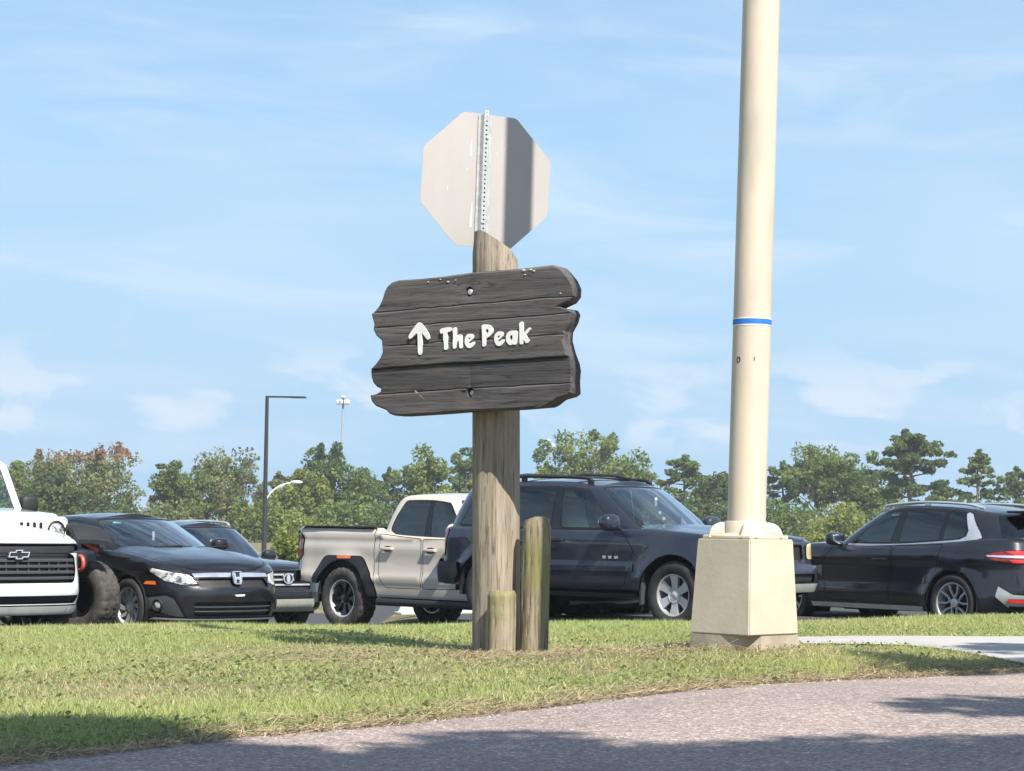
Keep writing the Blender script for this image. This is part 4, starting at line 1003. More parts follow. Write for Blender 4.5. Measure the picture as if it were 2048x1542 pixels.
    underbody(root, -2.5, 2.35, 1.2, .36, .8); MB().box((0, 0, .85), (1.9, 1.6, .1)).obj('floor_pan', 'interior', root)
    MB().rbox((.74, 0, 1.11), (.5, 1.45, .2), .06).obj('dashboard', 'interior', root); seats(root, [(.1, (.4, -.4)), (-.50, (.4, -.4))], .86)
    for sg in (1, -1): mirror(root, .66, .90, 1.22, sg, P, (.08, .13, .11), .08)
    return root

def off_roader():
    """boxy white off-roader with flat fenders and mud tyres"""
    root = empty('off_road_vehicle'); P = 'jeep_white'
    def boxm(name, x0, x1, w0, w1, z0, z1, zf=None, mat=P, r=.04, par=None):
        bm = bmesh.new(); zf = z1 if zf is None else zf
        vs_ = [bm.verts.new(c) for c in [(x0, -w0, z0), (x1, -w1, z0), (x1, w1, z0), (x0, w0, z0), (x0, -w0, z1), (x1, -w1, zf), (x1, w1, zf), (x0, w0, z1)]]
        for q in [(3, 2, 1, 0), (4, 5, 6, 7), (0, 1, 5, 4), (1, 2, 6, 5), (2, 3, 7, 6), (3, 0, 4, 7)]: bm.faces.new([vs_[i] for i in q])
        bmesh.ops.bevel(bm, geom=bm.edges[:], offset=r, segments=3, affect='EDGES', profile=.5); bm.verts.index_update()
        o = mesh(name, [v.co for v in bm.verts], [[v.index for v in f.verts] for f in bm.faces], mat, par or root); bm.free(); return o
    boxm('body_tub', -2.15, .75, .80, .80, .62, 1.18)
    boxm('hood', .40, 1.68, .70, .54, .95, 1.29, 1.22, r=.07)
    g = boxm('grille', 1.64, 1.75, .63, .61, .72, 1.20, 1.17, r=.05)
    for k in range(7): MB().rbox((1.75, (k - 3) * .082, .97), (.02, .04, .30), .009).obj('grille_slot', 'seam', g)
    for sg in (1, -1):
        b = MB(); b.lathe([(.105, 0), (.115, .02), (.10, .035)], 24, 'y'); b.v = [(1.745 + v[1], v[0] + sg * .44, v[2] + 1.03) for v in b.v]; fixn(b.obj('headlight_ring', 'plastic', g))
        b = MB(); b.ell((1.75, sg * .44, 1.03), (.03, .10, .10), 20, 10); b.obj('headlight', 'headlamp', g)
        prof = [(.72, .95), (.86, 1.06), (1.06, 1.11), (1.66, 1.11), (1.86, 1.06), (1.99, .93)]
        b = MB(); v = []; f = []; cs = [(.58, 0), (.80, .0), (.98, -.02), (1.06, -.055), (1.08, -.11)]; n = len(prof); m_ = len(cs)
        pf = smooth_pts([(x, z) for x, z in prof], 16); n = len(pf)
        for (y, dz) in cs: v += [(x - (.06 if dz < -.1 and i in (0, n - 1) else 0) * (1 if i else -1), sg * y, z + dz) for i, (x, z) in enumerate(pf)]
        for (y, dz) in cs[::-1]: v += [(x, sg * (y - .02), z + dz - .045) for x, z in pf]
        for r_ in range(2 * m_):
            q_ = (r_ + 1) % (2 * m_)
            f += [(r_ * n + i, r_ * n + i + 1, q_ * n + i + 1, q_ * n + i) for i in range(n - 1)]
        f += [tuple(r_ * n for r_ in range(2 * m_)), tuple(r_ * n + n - 1 for r_ in range(2 * m_))]
        b.add(v, f); fixn(b.obj('fender_flare', 'plastic', root, 25))
        b = MB(); b.rbox((1.15, sg * .68, .98), (1.0, .18, .24), .05); b.obj('front_fender', P, root)
        b = MB(); b.rbox((1.80, sg * .84, 1.01), (.12, .22, .09), .03); b.obj('marker_lamp', 'grey_plastic', root)
        boxm('rear_fender', -1.9, -.8, .01, .01, .95, 1.12, mat='plastic', r=.005).location = (0, sg * .88, 0)
        d = boxm('door', -.55, .62, .012, .012, .68, 1.17, r=.01); d.location = (0, sg * .81, 0)
        mirror(root, .32, .78, 1.26, sg, 'plastic', (.07, .12, .11), .03)
        # windshield frame and pillars
    fr = MB()
    for sg in (1, -1): fr.tube([(.42, sg * .70, 1.22), (.10, sg * .64, 1.80)], .045, 8)
    fr.tube([(.10, -.64, 1.80), (.10, .64, 1.80)], .045, 8); fr.tube([(.42, -.70, 1.24), (.42, .70, 1.24)], .04, 8); fr.obj('windshield_frame', P, root)
    mesh('windshield', [(.41, -.68, 1.24), (.41, .68, 1.24), (.10, .62, 1.79), (.10, -.62, 1.79)], [(0, 1, 2, 3)], 'windshield', root)
    boxm('hard_top', -2.1, .10, .66, .64, 1.76, 1.86, r=.03); boxm('top_side', -2.12, -1.2, .70, .70, 1.15, 1.8, mat='plastic')
    for sg in (1, -1):
        b = MB(); b.tube([(-.5, sg * .74, 1.15), (-.5, sg * .65, 1.8)], .05, 8); b.obj('door_pillar', P, root)
    MB().rbox((.25, 0, 1.12), (.35, 1.3, .2), .05).obj('dashboard', 'interior', root)
    seats(root, [(-.45, (.37, -.37)), (-1.15, (.37, -.37))], .80)
    b = MB(); b.rbox((1.98, 0, .68), (.20, 1.36, .18), .04); b.obj('front_bumper', 'plastic', root)
    for sg in (1, -1):
        b = MB(); pts = [Vector((2.10 + .07 * math.sin(a), sg * (.56) + .05 * math.cos(a) * 0, .66 - .08 * math.cos(a) * 1.0)) for a in np.linspace(-.2, math.pi + .2, 10)]
        b.tube(pts, .022, 8); b.obj('tow_shackle', 'tow_red', root)
    b = MB(); b.box((.1, 0, .6), (4.2, .9, .2)); b.obj('chassis', 'seam', root)
    for sg in (1, -1):       # red dampers behind the front wheels
        b = MB(); b.tube([(1.66, sg * .72, .98), (1.88, sg * .92, .80)], .034, 10); b.obj('damper', 'tow_red', root)
        b = MB(); b.ell((1.64, sg * .70, 1.0), (.05, .05, .05), 10, 8); b.obj('damper_mount', 'silver', root)
    for ch in list(root.children): ch.location.z += .20
    put_wheels(root, (1.45, -1.5), 1.04, .44, .225, .31, 'five', True, 'dusty_rubber', steer=R(12))
    return root
M['tow_red'] = pm('faded red enamel', (.62, .10, .07), .45)
# traced outlines on the sign board, in metres
OUT = [(-0.6398,0.3704),(-0.6868,0.3594),(-0.714,0.3408),(-0.7333,0.312),(-0.7408,0.2892),(-0.7522,0.2599),(-0.7715,0.2277),(-0.8106,0.1915),(-0.8143,0.1764),(-0.7976,0.1294),(-0.8012,0.1043),(-0.7767,0.0624),(-0.7405,0.0348),(-0.732,-0.0018),(-0.7276,-0.0317),(-0.7428,-0.0643),(-0.7739,-0.0998),(-0.8069,-0.1267),(-0.8085,-0.1685),(-0.7961,-0.2019),(-0.7718,-0.2256),(-0.7439,-0.2361),(-0.7452,-0.2526),(-0.7712,-0.2653),(-0.8092,-0.2745),(-0.7983,-0.3078),(-0.77,-0.3348),(-0.6984,-0.3591),(-0.6784,-0.3792),(-0.6428,-0.3909),(-0.588,-0.3917),(-0.3408,-0.3823),(-0.1513,-0.3723),(0.153,-0.3663),(0.3274,-0.3565),(0.356,-0.3444),(0.3987,-0.3155),(0.4592,-0.3022),(0.4839,-0.2871),(0.4796,-0.2368),(0.4792,-0.2118),(0.4834,-0.1617),(0.4756,-0.1239),(0.4483,-0.0604),(0.4294,0.003),(0.4323,0.0468),(0.4636,0.0959),(0.4757,0.1394),(0.459,0.1639),(0.416,0.1719),(0.3908,0.1804),(0.4512,0.2031),(0.4771,0.2333),(0.4792,0.2771),(0.4565,0.3221),(0.4164,0.3679),(0.3874,0.3945),(0.3441,0.4062),(0.1554,0.3966),(-0.1637,0.3899),(-0.3533,0.3764),(-0.5072,0.3707),(-0.6007,0.3705)]
GR = [[(-0.8504,0.1904),(-0.8106,0.1915),(-0.0859,0.2159),(0.4771,0.2321),(0.5325,0.2334)],[(-0.849,0.1034),(-0.8012,0.1043),(-0.4257,0.1145),(-0.0769,0.1236),(0.4757,0.1394),(0.5339,0.1408)],[(-0.8153,-0.0039),(-0.732,-0.0018),(-0.5167,0.0026),(-0.3626,0.0095),(0.1028,0.0188),(0.4304,0.0281),(0.5357,0.0295)],[(-0.8451,-0.1284),(-0.8069,-0.1267),(-0.3836,-0.1122),(0.4616,-0.0909),(0.5376,-0.0893)],[(-0.8426,-0.2758),(-0.8092,-0.2745),(-0.4504,-0.2606),(-0.1759,-0.2513),(0.4795,-0.2337),(0.5398,-0.2319)]]
LET = {'arrow':([(-0.4951,0.1274),(-0.4653,0.0996),(-0.4307,0.0527),(-0.4295,0.0318),(-0.4415,0.0245),(-0.4691,0.0559),(-0.4814,0.0678),(-0.4773,0.0086),(-0.4749,-0.0544),(-0.5034,-0.0555),(-0.5059,0.0171),(-0.5086,0.0706),(-0.5368,0.0468),(-0.557,0.0333),(-0.5662,0.0401),(-0.5664,0.0554),(-0.5397,0.087),(-0.5153,0.1167)],None),'T':([(-0.3617,0.0788),(-0.3507,0.086),(-0.3195,0.0906),(-0.2951,0.0905),(-0.2874,0.0838),(-0.2872,0.0725),(-0.2947,0.067),(-0.3115,0.0646),(-0.3144,0.0488),(-0.3111,0.0373),(-0.3138,0.0109),(-0.3091,-0.0044),(-0.3064,-0.0317),(-0.3331,-0.0339),(-0.3336,0.0002),(-0.3399,0.0307),(-0.3391,0.061),(-0.3546,0.0558),(-0.3601,0.0636)],None),'h':([(-0.2795,0.0854),(-0.2552,0.0902),(-0.2556,0.0393),(-0.239,0.0481),(-0.2257,0.0488),(-0.219,0.0418),(-0.2187,0.023),(-0.2104,-0.0263),(-0.2342,-0.0293),(-0.2374,0.0085),(-0.2429,0.02),(-0.2536,-0.0061),(-0.2554,-0.0279),(-0.2753,-0.03),(-0.2773,0.0098),(-0.2742,0.0361)],None),'e':([(-0.2009,0.0111),(-0.1968,0.0335),(-0.1838,0.0482),(-0.1641,0.0513),(-0.1486,0.0451),(-0.1427,0.0317),(-0.1504,0.0188),(-0.1721,0.0045),(-0.1765,0.002),(-0.1698,-0.0031),(-0.1545,0.0021),(-0.1415,0.0073),(-0.1326,0.0021),(-0.1368,-0.0117),(-0.1541,-0.0262),(-0.1738,-0.0293),(-0.1893,-0.0194),(-0.1984,-0.0041)],[(-0.1785,0.0171),(-0.176,0.0272),(-0.1682,0.0318),(-0.1629,0.0286),(-0.1654,0.0212)]),'P':([(-0.0939,0.0939),(-0.0774,0.0989),(-0.0512,0.0968),(-0.0337,0.0879),(-0.0212,0.0707),(-0.0235,0.0502),(-0.0371,0.0338),(-0.0622,0.0234),(-0.0636,0.0029),(-0.0632,-0.0215),(-0.0863,-0.0245),(-0.0877,0.0112),(-0.0898,0.0562)],[(-0.0673,0.0723),(-0.053,0.0718),(-0.0463,0.063),(-0.0505,0.053),(-0.0657,0.0498)]),'e2':([(-0.0131,0.0237),(-0.0061,0.044),(0.0102,0.0565),(0.0318,0.0565),(0.0427,0.0498),(0.043,0.033),(0.0324,0.0203),(0.011,0.0061),(0.0154,0.0004),(0.0305,0.0055),(0.0433,0.0136),(0.0541,0.0103),(0.0522,-0.0027),(0.0373,-0.0171),(0.0201,-0.024),(0.0027,-0.0179),(-0.0106,0.0012)],[(0.0056,0.0205),(0.0097,0.0311),(0.0192,0.0364),(0.0248,0.0333),(0.0202,0.0237)]),'a':([(0.0603,0.025),(0.0707,0.0488),(0.0899,0.0582),(0.135,0.0578),(0.1334,0.0226),(0.1319,-0.0164),(0.1105,-0.0194),(0.1083,-0.0138),(0.0976,-0.0201),(0.0804,-0.0185),(0.0651,-0.0012)],[(0.0841,0.0205),(0.089,0.0333),(0.0976,0.0356),(0.1033,0.0273),(0.1027,0.0124),(0.0972,0.0052),(0.0886,0.0092)]),'k':([(0.1428,0.1002),(0.1662,0.1067),(0.169,0.0696),(0.1694,0.0417),(0.1863,0.0541),(0.2051,0.0727),(0.2167,0.066),(0.2055,0.0498),(0.1866,0.0319),(0.1954,0.0168),(0.2105,0.0033),(0.2064,-0.0076),(0.1895,-0.0145),(0.1786,-0.0012),(0.17,0.0065),(0.1716,-0.0158),(0.1576,-0.019),(0.1468,-0.015),(0.1462,0.0221),(0.1456,0.063)],None)}
# ------------------------------------------------------------------ materials of the place
def wood_mat(name, stops, axis='z', moss=0., crack=1., fine=1.):
    m, nt, p, N, L = new_mat(name)
    st = (14, 14, .8) if axis == 'z' else (.8, 14, 14)
    n1 = noise_tex(N, L, 1.6, 8, .62, st, dist=.4); n2 = noise_tex(N, L, 5.0 * fine, 6, .65, st, dist=.2); n3 = noise_tex(N, L, 2.2, 3, .5)
    r = ramp(N, stops); L(n1, r.inputs[0])
    r2 = ramp(N, [(.33, (.55, .53, .52)), (.45, (.95, .95, .95)), (.7, (1.18, 1.16, 1.12))]); L(n2, r2.inputs[0])
    c = mixc(N, L, 1.0, r.outputs[0], r2.outputs[0], 'MULTIPLY')
    nc = noise_tex(N, L, 2.6, 3, .5, (9, 9, .35) if axis == 'z' else (.35, 9, 9), dist=.9)
    rc = ramp(N, [(.485, (1, 1, 1)), (.5, (.32, .29, .27)), (.515, (1, 1, 1))]); L(nc, rc.inputs[0]); c = mixc(N, L, .8, c, mixc(N, L, 1., c, rc.outputs[0], 'MULTIPLY'))
    if axis == 'x':
        nw = noise_tex(N, L, 3.0, 6, .7, (.6, 4, 4)); rw = ramp(N, [(.52, (0, 0, 0)), (.72, (.55, .55, .55))]); L(nw, rw.inputs[0]); c = mixc(N, L, rw.outputs[0], c, (.135, .112, .092))
    if axis == 'x':                     # each plank weathers to its own tone
        oi = N('ShaderNodeObjectInfo'); ro = ramp(N, [(0, (.80, .78, .77)), (.5, (1.0, .97, .95)), (1, (1.22, 1.17, 1.12))]); L(oi.outputs['Random'], ro.inputs[0]); c = mixc(N, L, 1., c, ro.outputs[0], 'MULTIPLY')
    if moss:
        tc = N('ShaderNodeTexCoord'); sp = N('ShaderNodeSeparateXYZ'); L(tc.outputs['Object'], sp.inputs[0])
        mr = N('ShaderNodeMapRange'); L(n3, mr.inputs[0]); mr.inputs[1].default_value = .42; mr.inputs[2].default_value = .62; mr.inputs[3].default_value = 0; mr.inputs[4].default_value = moss
        c = mixc(N, L, mr.outputs[0], c, (.20, .20, .055))
    L(c, p.inputs['Base Color']); p.inputs['Roughness'].default_value = .85; p.inputs['Specular IOR Level'].default_value = .25
    bump(N, L, p, n2, .006 * crack, .8)
    return m
M['post_wood'] = wood_mat('weathered post timber', [(.28, (.19, .158, .122)), (.45, (.29, .245, .19)), (.55, (.33, .28, .22)), (.72, (.42, .365, .29))])
M['bollard_wood'] = wood_mat('mossy bollard timber', [(.30, (.16, .13, .09)), (.45, (.29, .24, .17)), (.6, (.35, .295, .22)), (.75, (.42, .355, .275))], moss=.6)
M['board_wood'] = wood_mat('charcoal stained timber', [(.28, (.055, .054, .058)), (.45, (.076, .075, .080)), (.58, (.100, .098, .102)), (.68, (.135, .128, .124)), (.80, (.25, .23, .20))], 'x', crack=.7)
M['board_edge'] = M['board_wood']
M['letter_white'] = pm('white painted letter', (.80, .80, .76), .5, col2=(.68, .68, .65))
M['zinc'] = pm('galvanised steel', (.62, .63, .63), .38, .55, col2=(.45, .46, .46), scale=30)
M['sign_back'] = pm('bare aluminium sign back', (.43, .41, .39), .55, .2, col2=(.375, .36, .34), scale=3, stretch=(1, 1, .3))
M['sign_red'] = pm('red sign face', (.5, .02, .03), .35)
M['pole_cream'] = pm('cream painted pole', (.61, .53, .41), .5, col2=(.40, .36, .30), scale=3.5, lo=.44, hi=.78, stretch=(1.4, 1.4, .4), bmp=.0006, bscale=30)
M['concrete_cream'] = pm('cream painted concrete', (.57, .495, .385), .8, col2=(.49, .425, .325), scale=4, bmp=.002, bscale=40)
M['footing'] = pm('bare concrete footing', (.43, .37, .28), .9, col2=(.31, .26, .20), scale=9, bmp=.004, bscale=40)
M['blue_tape'] = pm('blue band', (.02, .18, .60), .5)
M['ink'] = pm('black mark', (.02, .02, .025), .7)
M['rust_mark'] = pm('rust mark', (.16, .09, .03), .8)
M['twig'] = pm('dry twig', (.30, .23, .15), .8)
M['lichen'] = pm('pale lichen', (.55, .53, .46), .9)
M['dark_metal'] = pm('dark bronze pole', (.045, .045, .05), .5, .3)
M['white_metal'] = pm('white painted metal', (.72, .74, .76), .5)
M['grey_metal'] = pm('grey metal pole', (.40, .42, .45), .5, .2)
M['stop_concrete'] = pm('white painted concrete', (.66, .68, .66), .7)

def attr_mat(name, rough, trans=.35, coat=0., sat=1.):
    m, nt, p, N, L = new_mat(name)
    at = N('ShaderNodeAttribute'); at.attribute_name = 'Col'
    L(at.outputs['Color'], p.inputs['Base Color']); p.inputs['Roughness'].default_value = rough; p.inputs['Specular IOR Level'].default_value = .3
    tr = N('ShaderNodeBsdfTranslucent'); L(at.outputs['Color'], tr.inputs[0])
    mx = N('ShaderNodeMixShader'); mx.inputs[0].default_value = trans
    L(p.outputs[0], mx.inputs[1]); L(tr.outputs[0], mx.inputs[2]); L(mx.outputs[0], nt.nodes['Material Output'].inputs[0])
    return m
M['leaf'] = attr_mat('tree leaves', .6, .5)
M['grass'] = attr_mat('grass blades', .55, .4)
M['bark'] = pm('pine bark', (.17, .125, .09), .9, col2=(.26, .20, .15), scale=8, stretch=(2, 2, .5), bmp=.02, bscale=10)

def ground_mat():
    m, nt, p, N, L = new_mat('grassy ground')
    n1 = noise_tex(N, L, .9, 6, .6); n2 = noise_tex(N, L, 38, 4, .7)
    r = ramp(N, [(.34, (.13, .14, .05)), (.48, (.17, .165, .07)), (.60, (.26, .215, .125)), (.72, (.30, .25, .16))]); L(n1, r.inputs[0])
    r2 = ramp(N, [(.3, (.45, .45, .45)), (.7, (1.35, 1.3, 1.2))]); L(n2, r2.inputs[0])
    L(mixc(N, L, 1., r.outputs[0], r2.outputs[0], 'MULTIPLY'), p.inputs['Base Color']); p.inputs['Roughness'].default_value = .95
    bump(N, L, p, n2, .02, .8); return m
def road_mat():
    m, nt, p, N, L = new_mat('exposed aggregate asphalt')
    tc = N('ShaderNodeTexCoord')
    def vor(s):
        v = N('ShaderNodeTexVoronoi'); v.inputs['Scale'].default_value = s; L(tc.outputs['Object'], v.inputs['Vector']); return v
    v1, v2 = vor(85), vor(170)
    rc = ramp(N, [(0, (.30, .245, .225)), (.28, (.375, .31, .285)), (.55, (.42, .355, .325)), (.80, (.48, .41, .375)), (.93, (.58, .51, .47)), (1, (.76, .70, .66))])
    sp = N('ShaderNodeSeparateColor'); L(v1.outputs['Color'], sp.inputs[0]); L(sp.outputs[0], rc.inputs[0])
    rd = ramp(N, [(.25, (1.05, 1.05, 1.05)), (.75, (.66, .62, .60))]); L(v1.outputs['Distance'], rd.inputs[0])
    c = mixc(N, L, 1., rc.outputs[0], rd.outputs[0], 'MULTIPLY')
    sp2 = N('ShaderNodeSeparateColor'); L(v2.outputs['Color'], sp2.inputs[0]); r2 = ramp(N, [(0, (.7, .7, .7)), (1, (1.25, 1.22, 1.2))]); L(sp2.outputs[1], r2.inputs[0])
    c = mixc(N, L, .7, c, mixc(N, L, 1., c, r2.outputs[0], 'MULTIPLY'))
    n = noise_tex(N, L, .8, 5, .6); r3 = ramp(N, [(.3, (.82, .82, .84)), (.7, (1.12, 1.1, 1.08))]); L(n, r3.inputs[0])
    c = mixc(N, L, 1., c, r3.outputs[0], 'MULTIPLY'); L(mixc(N, L, 1., c, (.86, .86, .86), 'MULTIPLY'), p.inputs['Base Color']); p.inputs['Roughness'].default_value = .85
    inv = N('ShaderNodeMath'); inv.operation = 'SUBTRACT'; inv.inputs[0].default_value = 1; L(v1.outputs['Distance'], inv.inputs[1])
    bump(N, L, p, inv.outputs[0], .005, .8); return m
M['ground'] = ground_mat(); M['road'] = road_mat()
M['path'] = pm('pale concrete path', (.44, .42, .39), .85, col2=(.37, .355, .33), scale=2.5, bmp=.002, bscale=70)
M['asphalt'] = pm('parking lot asphalt', (.06, .06, .062), .9, col2=(.045, .045, .046), scale=3, bmp=.004, bscale=80)

# ------------------------------------------------------------------ terrain
def sst(a, b, x): t = np.clip((x - a) / (b - a), 0, 1); return t * t * (3 - 2 * t)
ROAD_EDGE = [(-60, -49), (-12, -5.2), (-3.2, 3.3), (-1.2, 5.38), (-.65, 6.27), (-.04, 7.0), (.71, 7.87), (1.4, 8.7), (2.27, 9.35), (3.6, 10.4), (6, 12.2), (16, 19.5), (60, 52)]
def road_y(x): return np.interp(x, [p[0] for p in ROAD_EDGE], [p[1] for p in ROAD_EDGE])
def gz(x, y):
    x = np.asarray(x, float); y = np.asarray(y, float)
    p = .80 - .0145 * (np.clip(y, 2, 40) - 7) + .022 * np.clip(x, -12, 12) + .02 * sst(1, 3, x) * sst(13, 16, y)
    near = sst(2.5, .0, np.abs(y - road_y(x)) * .7) * 0
    p = p + .105 * np.exp(-((x - 1.12) / .75) ** 2 - ((y - 10.0) / .8) ** 2)
    p = p - .020 * np.exp(-((x + .05) / .9) ** 2 - ((y - 11.4) / .8) ** 2)
    p = p + .012 * np.sin(x * 1.9 + y * .8) + .009 * np.sin(x * .8 - y * 1.7 + 1.)
    s = x + (27.0 - y) * .5
    lot = .26 * sst(-.6, -.05, s) * sst(60, 34, y) - .33 * sst(28.6, 32.0, y) * sst(-1.2, -3.2, x) * sst(60, 40, y)
    t = sst(16.4, 20.2, y)
    p = p * (1 - t) + lot * t
    # the verge dips 3 cm under the road
    d = y - road_y(x)
    p = np.where(d < 0, p - .03, p - .03 * sst(.5, 0, d))
    return p
def axis_lines(lo, hi, step, far, g=1.35):
    a = list(np.arange(lo, hi + 1e-6, step)); d = step
    while a[-1] < far: d *= g; a.append(a[-1] + d)
    d = step
    while a[0] > -far: d *= g; a.insert(0, a[0] - d)
    return np.array(a)
def sheet(name, xs, ys, mat, dz=0, keep=None, label=None):
    X, Y = np.meshgrid(xs, ys); Z = gz(X, Y) + dz; nx, ny = len(xs), len(ys)
    v = np.stack([X.ravel(), Y.ravel(), Z.ravel()], 1)
    f = [(j * nx + i, j * nx + i + 1, (j + 1) * nx + i + 1, (j + 1) * nx + i) for j in range(ny - 1) for i in range(nx - 1)]
    if keep is not None: f = [q for q in f if keep(v[list(q)].mean(0))]
    o = mesh(name, v, f, mat, None, True, None); tag(o, label, kind='structure'); return o
sheet('ground', axis_lines(-5, 6, .25, 2500), axis_lines(2, 22, .25, 2600), 'ground', 0, None, 'grassy ground reaching to the trees')
def strip_sheet(name, edge_a, edge_b, mat, dz, n=14):
    """sheet between two polylines of equal length"""
    v = []; f = []; m = len(edge_a)
    for a, b in zip(edge_a, edge_b):
        for k in range(n):
            t = k / (n - 1); x = a[0] + (b[0] - a[0]) * t; y = a[1] + (b[1] - a[1]) * t; v.append((x, y, float(gz(x, y)) + dz))
    for i in range(m - 1):
        for k in range(n - 1): f.append((i * n + k, (i + 1) * n + k, (i + 1) * n + k + 1, i * n + k + 1))
    return fixn(mesh(name, v, f, mat, None, True, None))
ex_ = [(x, float(road_y(x)) + .03 * math.sin(x * 5) + .02 * math.sin(x * 13 + 1)) for x in np.concatenate([np.linspace(-50, -3, 16), np.linspace(-2.9, 4, 70), np.linspace(4.2, 50, 20)])]
rd = strip_sheet('road', ex_, [(x + 5.2, y - 4.8) for x, y in ex_], 'road', .034, 26); tag(rd, 'pinkish grey gravelly asphalt road in the foreground', kind='structure')
KERB = [(1.15, 12.62), (1.42, 12.18), (1.63, 11.92), (2.12, 11.45), (2.30, 10.9), (2.36, 10.4), (2.40, 9.9), (2.55, 9.62), (2.8, 9.7)]
pa = [(1.15, 12.65)] + [tuple(np.array(p)) for p in smooth_pts(KERB[1:8], 20)] + [(3.4, 10.2), (6, 12.15), (12, 16.5)]
pb = [(p[0] + i * .02, 12.86) for i, p in enumerate(pa)]
pb = [(max(p[0], q[0]), max(12.86, p[1] + .1)) for p, q in zip(pb, pa)]
pth = strip_sheet('path', pa, pb, 'path', .016, 16); tag(pth, 'pale concrete driveway curving behind the cream light pole', kind='structure')
sheet('parking_lot', np.linspace(-40, 40, 90), np.linspace(20.6, 60, 90), 'asphalt', .01, None, 'dark asphalt parking lot under the cars')

# ------------------------------------------------------------------ wooden sign
sp_root = empty('wooden_signpost', (-.078, 11.76, .70))
tag(sp_root, 'weathered timber post carrying the dark plank board lettered The Peak', 'sign')
def log_mesh(name, x, y, z0, ztop, r0, r1, mat, parent, lean=(0, 0), seg=44, flat=0., seed=0, loc=(0, 0, 0)):
    """round timber with flats, checks and a cut top; ztop(dx) gives the cut"""
    rg = np.random.default_rng(seed); v = []; rows = 40
    lob = [(rg.uniform(.4, 1) * .010, k, rg.uniform(0, 6.28)) for k in (2, 3, 5, 7)]
    for i in range(rows + 1):
        t = i / rows
        for k in range(seg):
            a = 2 * math.pi * k / seg; r = r0 + (r1 - r0) * t
            r *= 1 + sum(A * math.sin(n * a + ph + t * 1.4) for A, n, ph in lob)
            r -= .0035 * max(0, math.sin(a * 11 + 2 * math.sin(t * 5 + seed))) ** 6 * 2
            if i >= rows - 1: r -= .006 * (i - rows + 2)
            dx, dy = r * math.cos(a), r * math.sin(a); zt = ztop(dx, dy)
            v.append((x + dx + lean[0] * t - loc[0], y + dy + lean[1] * t - loc[1], z0 + (zt - z0) * t - loc[2]))
    f = [(i * seg + k, i * seg + (k + 1) % seg, (i + 1) * seg + (k + 1) % seg, (i + 1) * seg + k) for i in range(rows) for k in range(seg)]
    f.append(tuple(rows * seg + k for k in range(seg)))
    return mesh(name, v, f, mat, parent, True, 40)
log_mesh('post', -.078, 11.76, .60, lambda dx, dy: 3.075 - max(0, dx + .085) * .64 - max(0, dx - .085) * .8, .134, .133, 'post_wood', sp_root, (-.032, 0), seed=3, loc=(-.078, 11.76, .70))
bd = empty('sign_board', parent=sp_root); bd.location = (-.1015 + .078, 11.47 - 11.76, 2.4319 - .70); bd.rotation_euler = (0, 0, R(-30))
def bolt_hole(cx, cz, r=.024): return ellp(r, r * 1.15, 16, cx, cz)
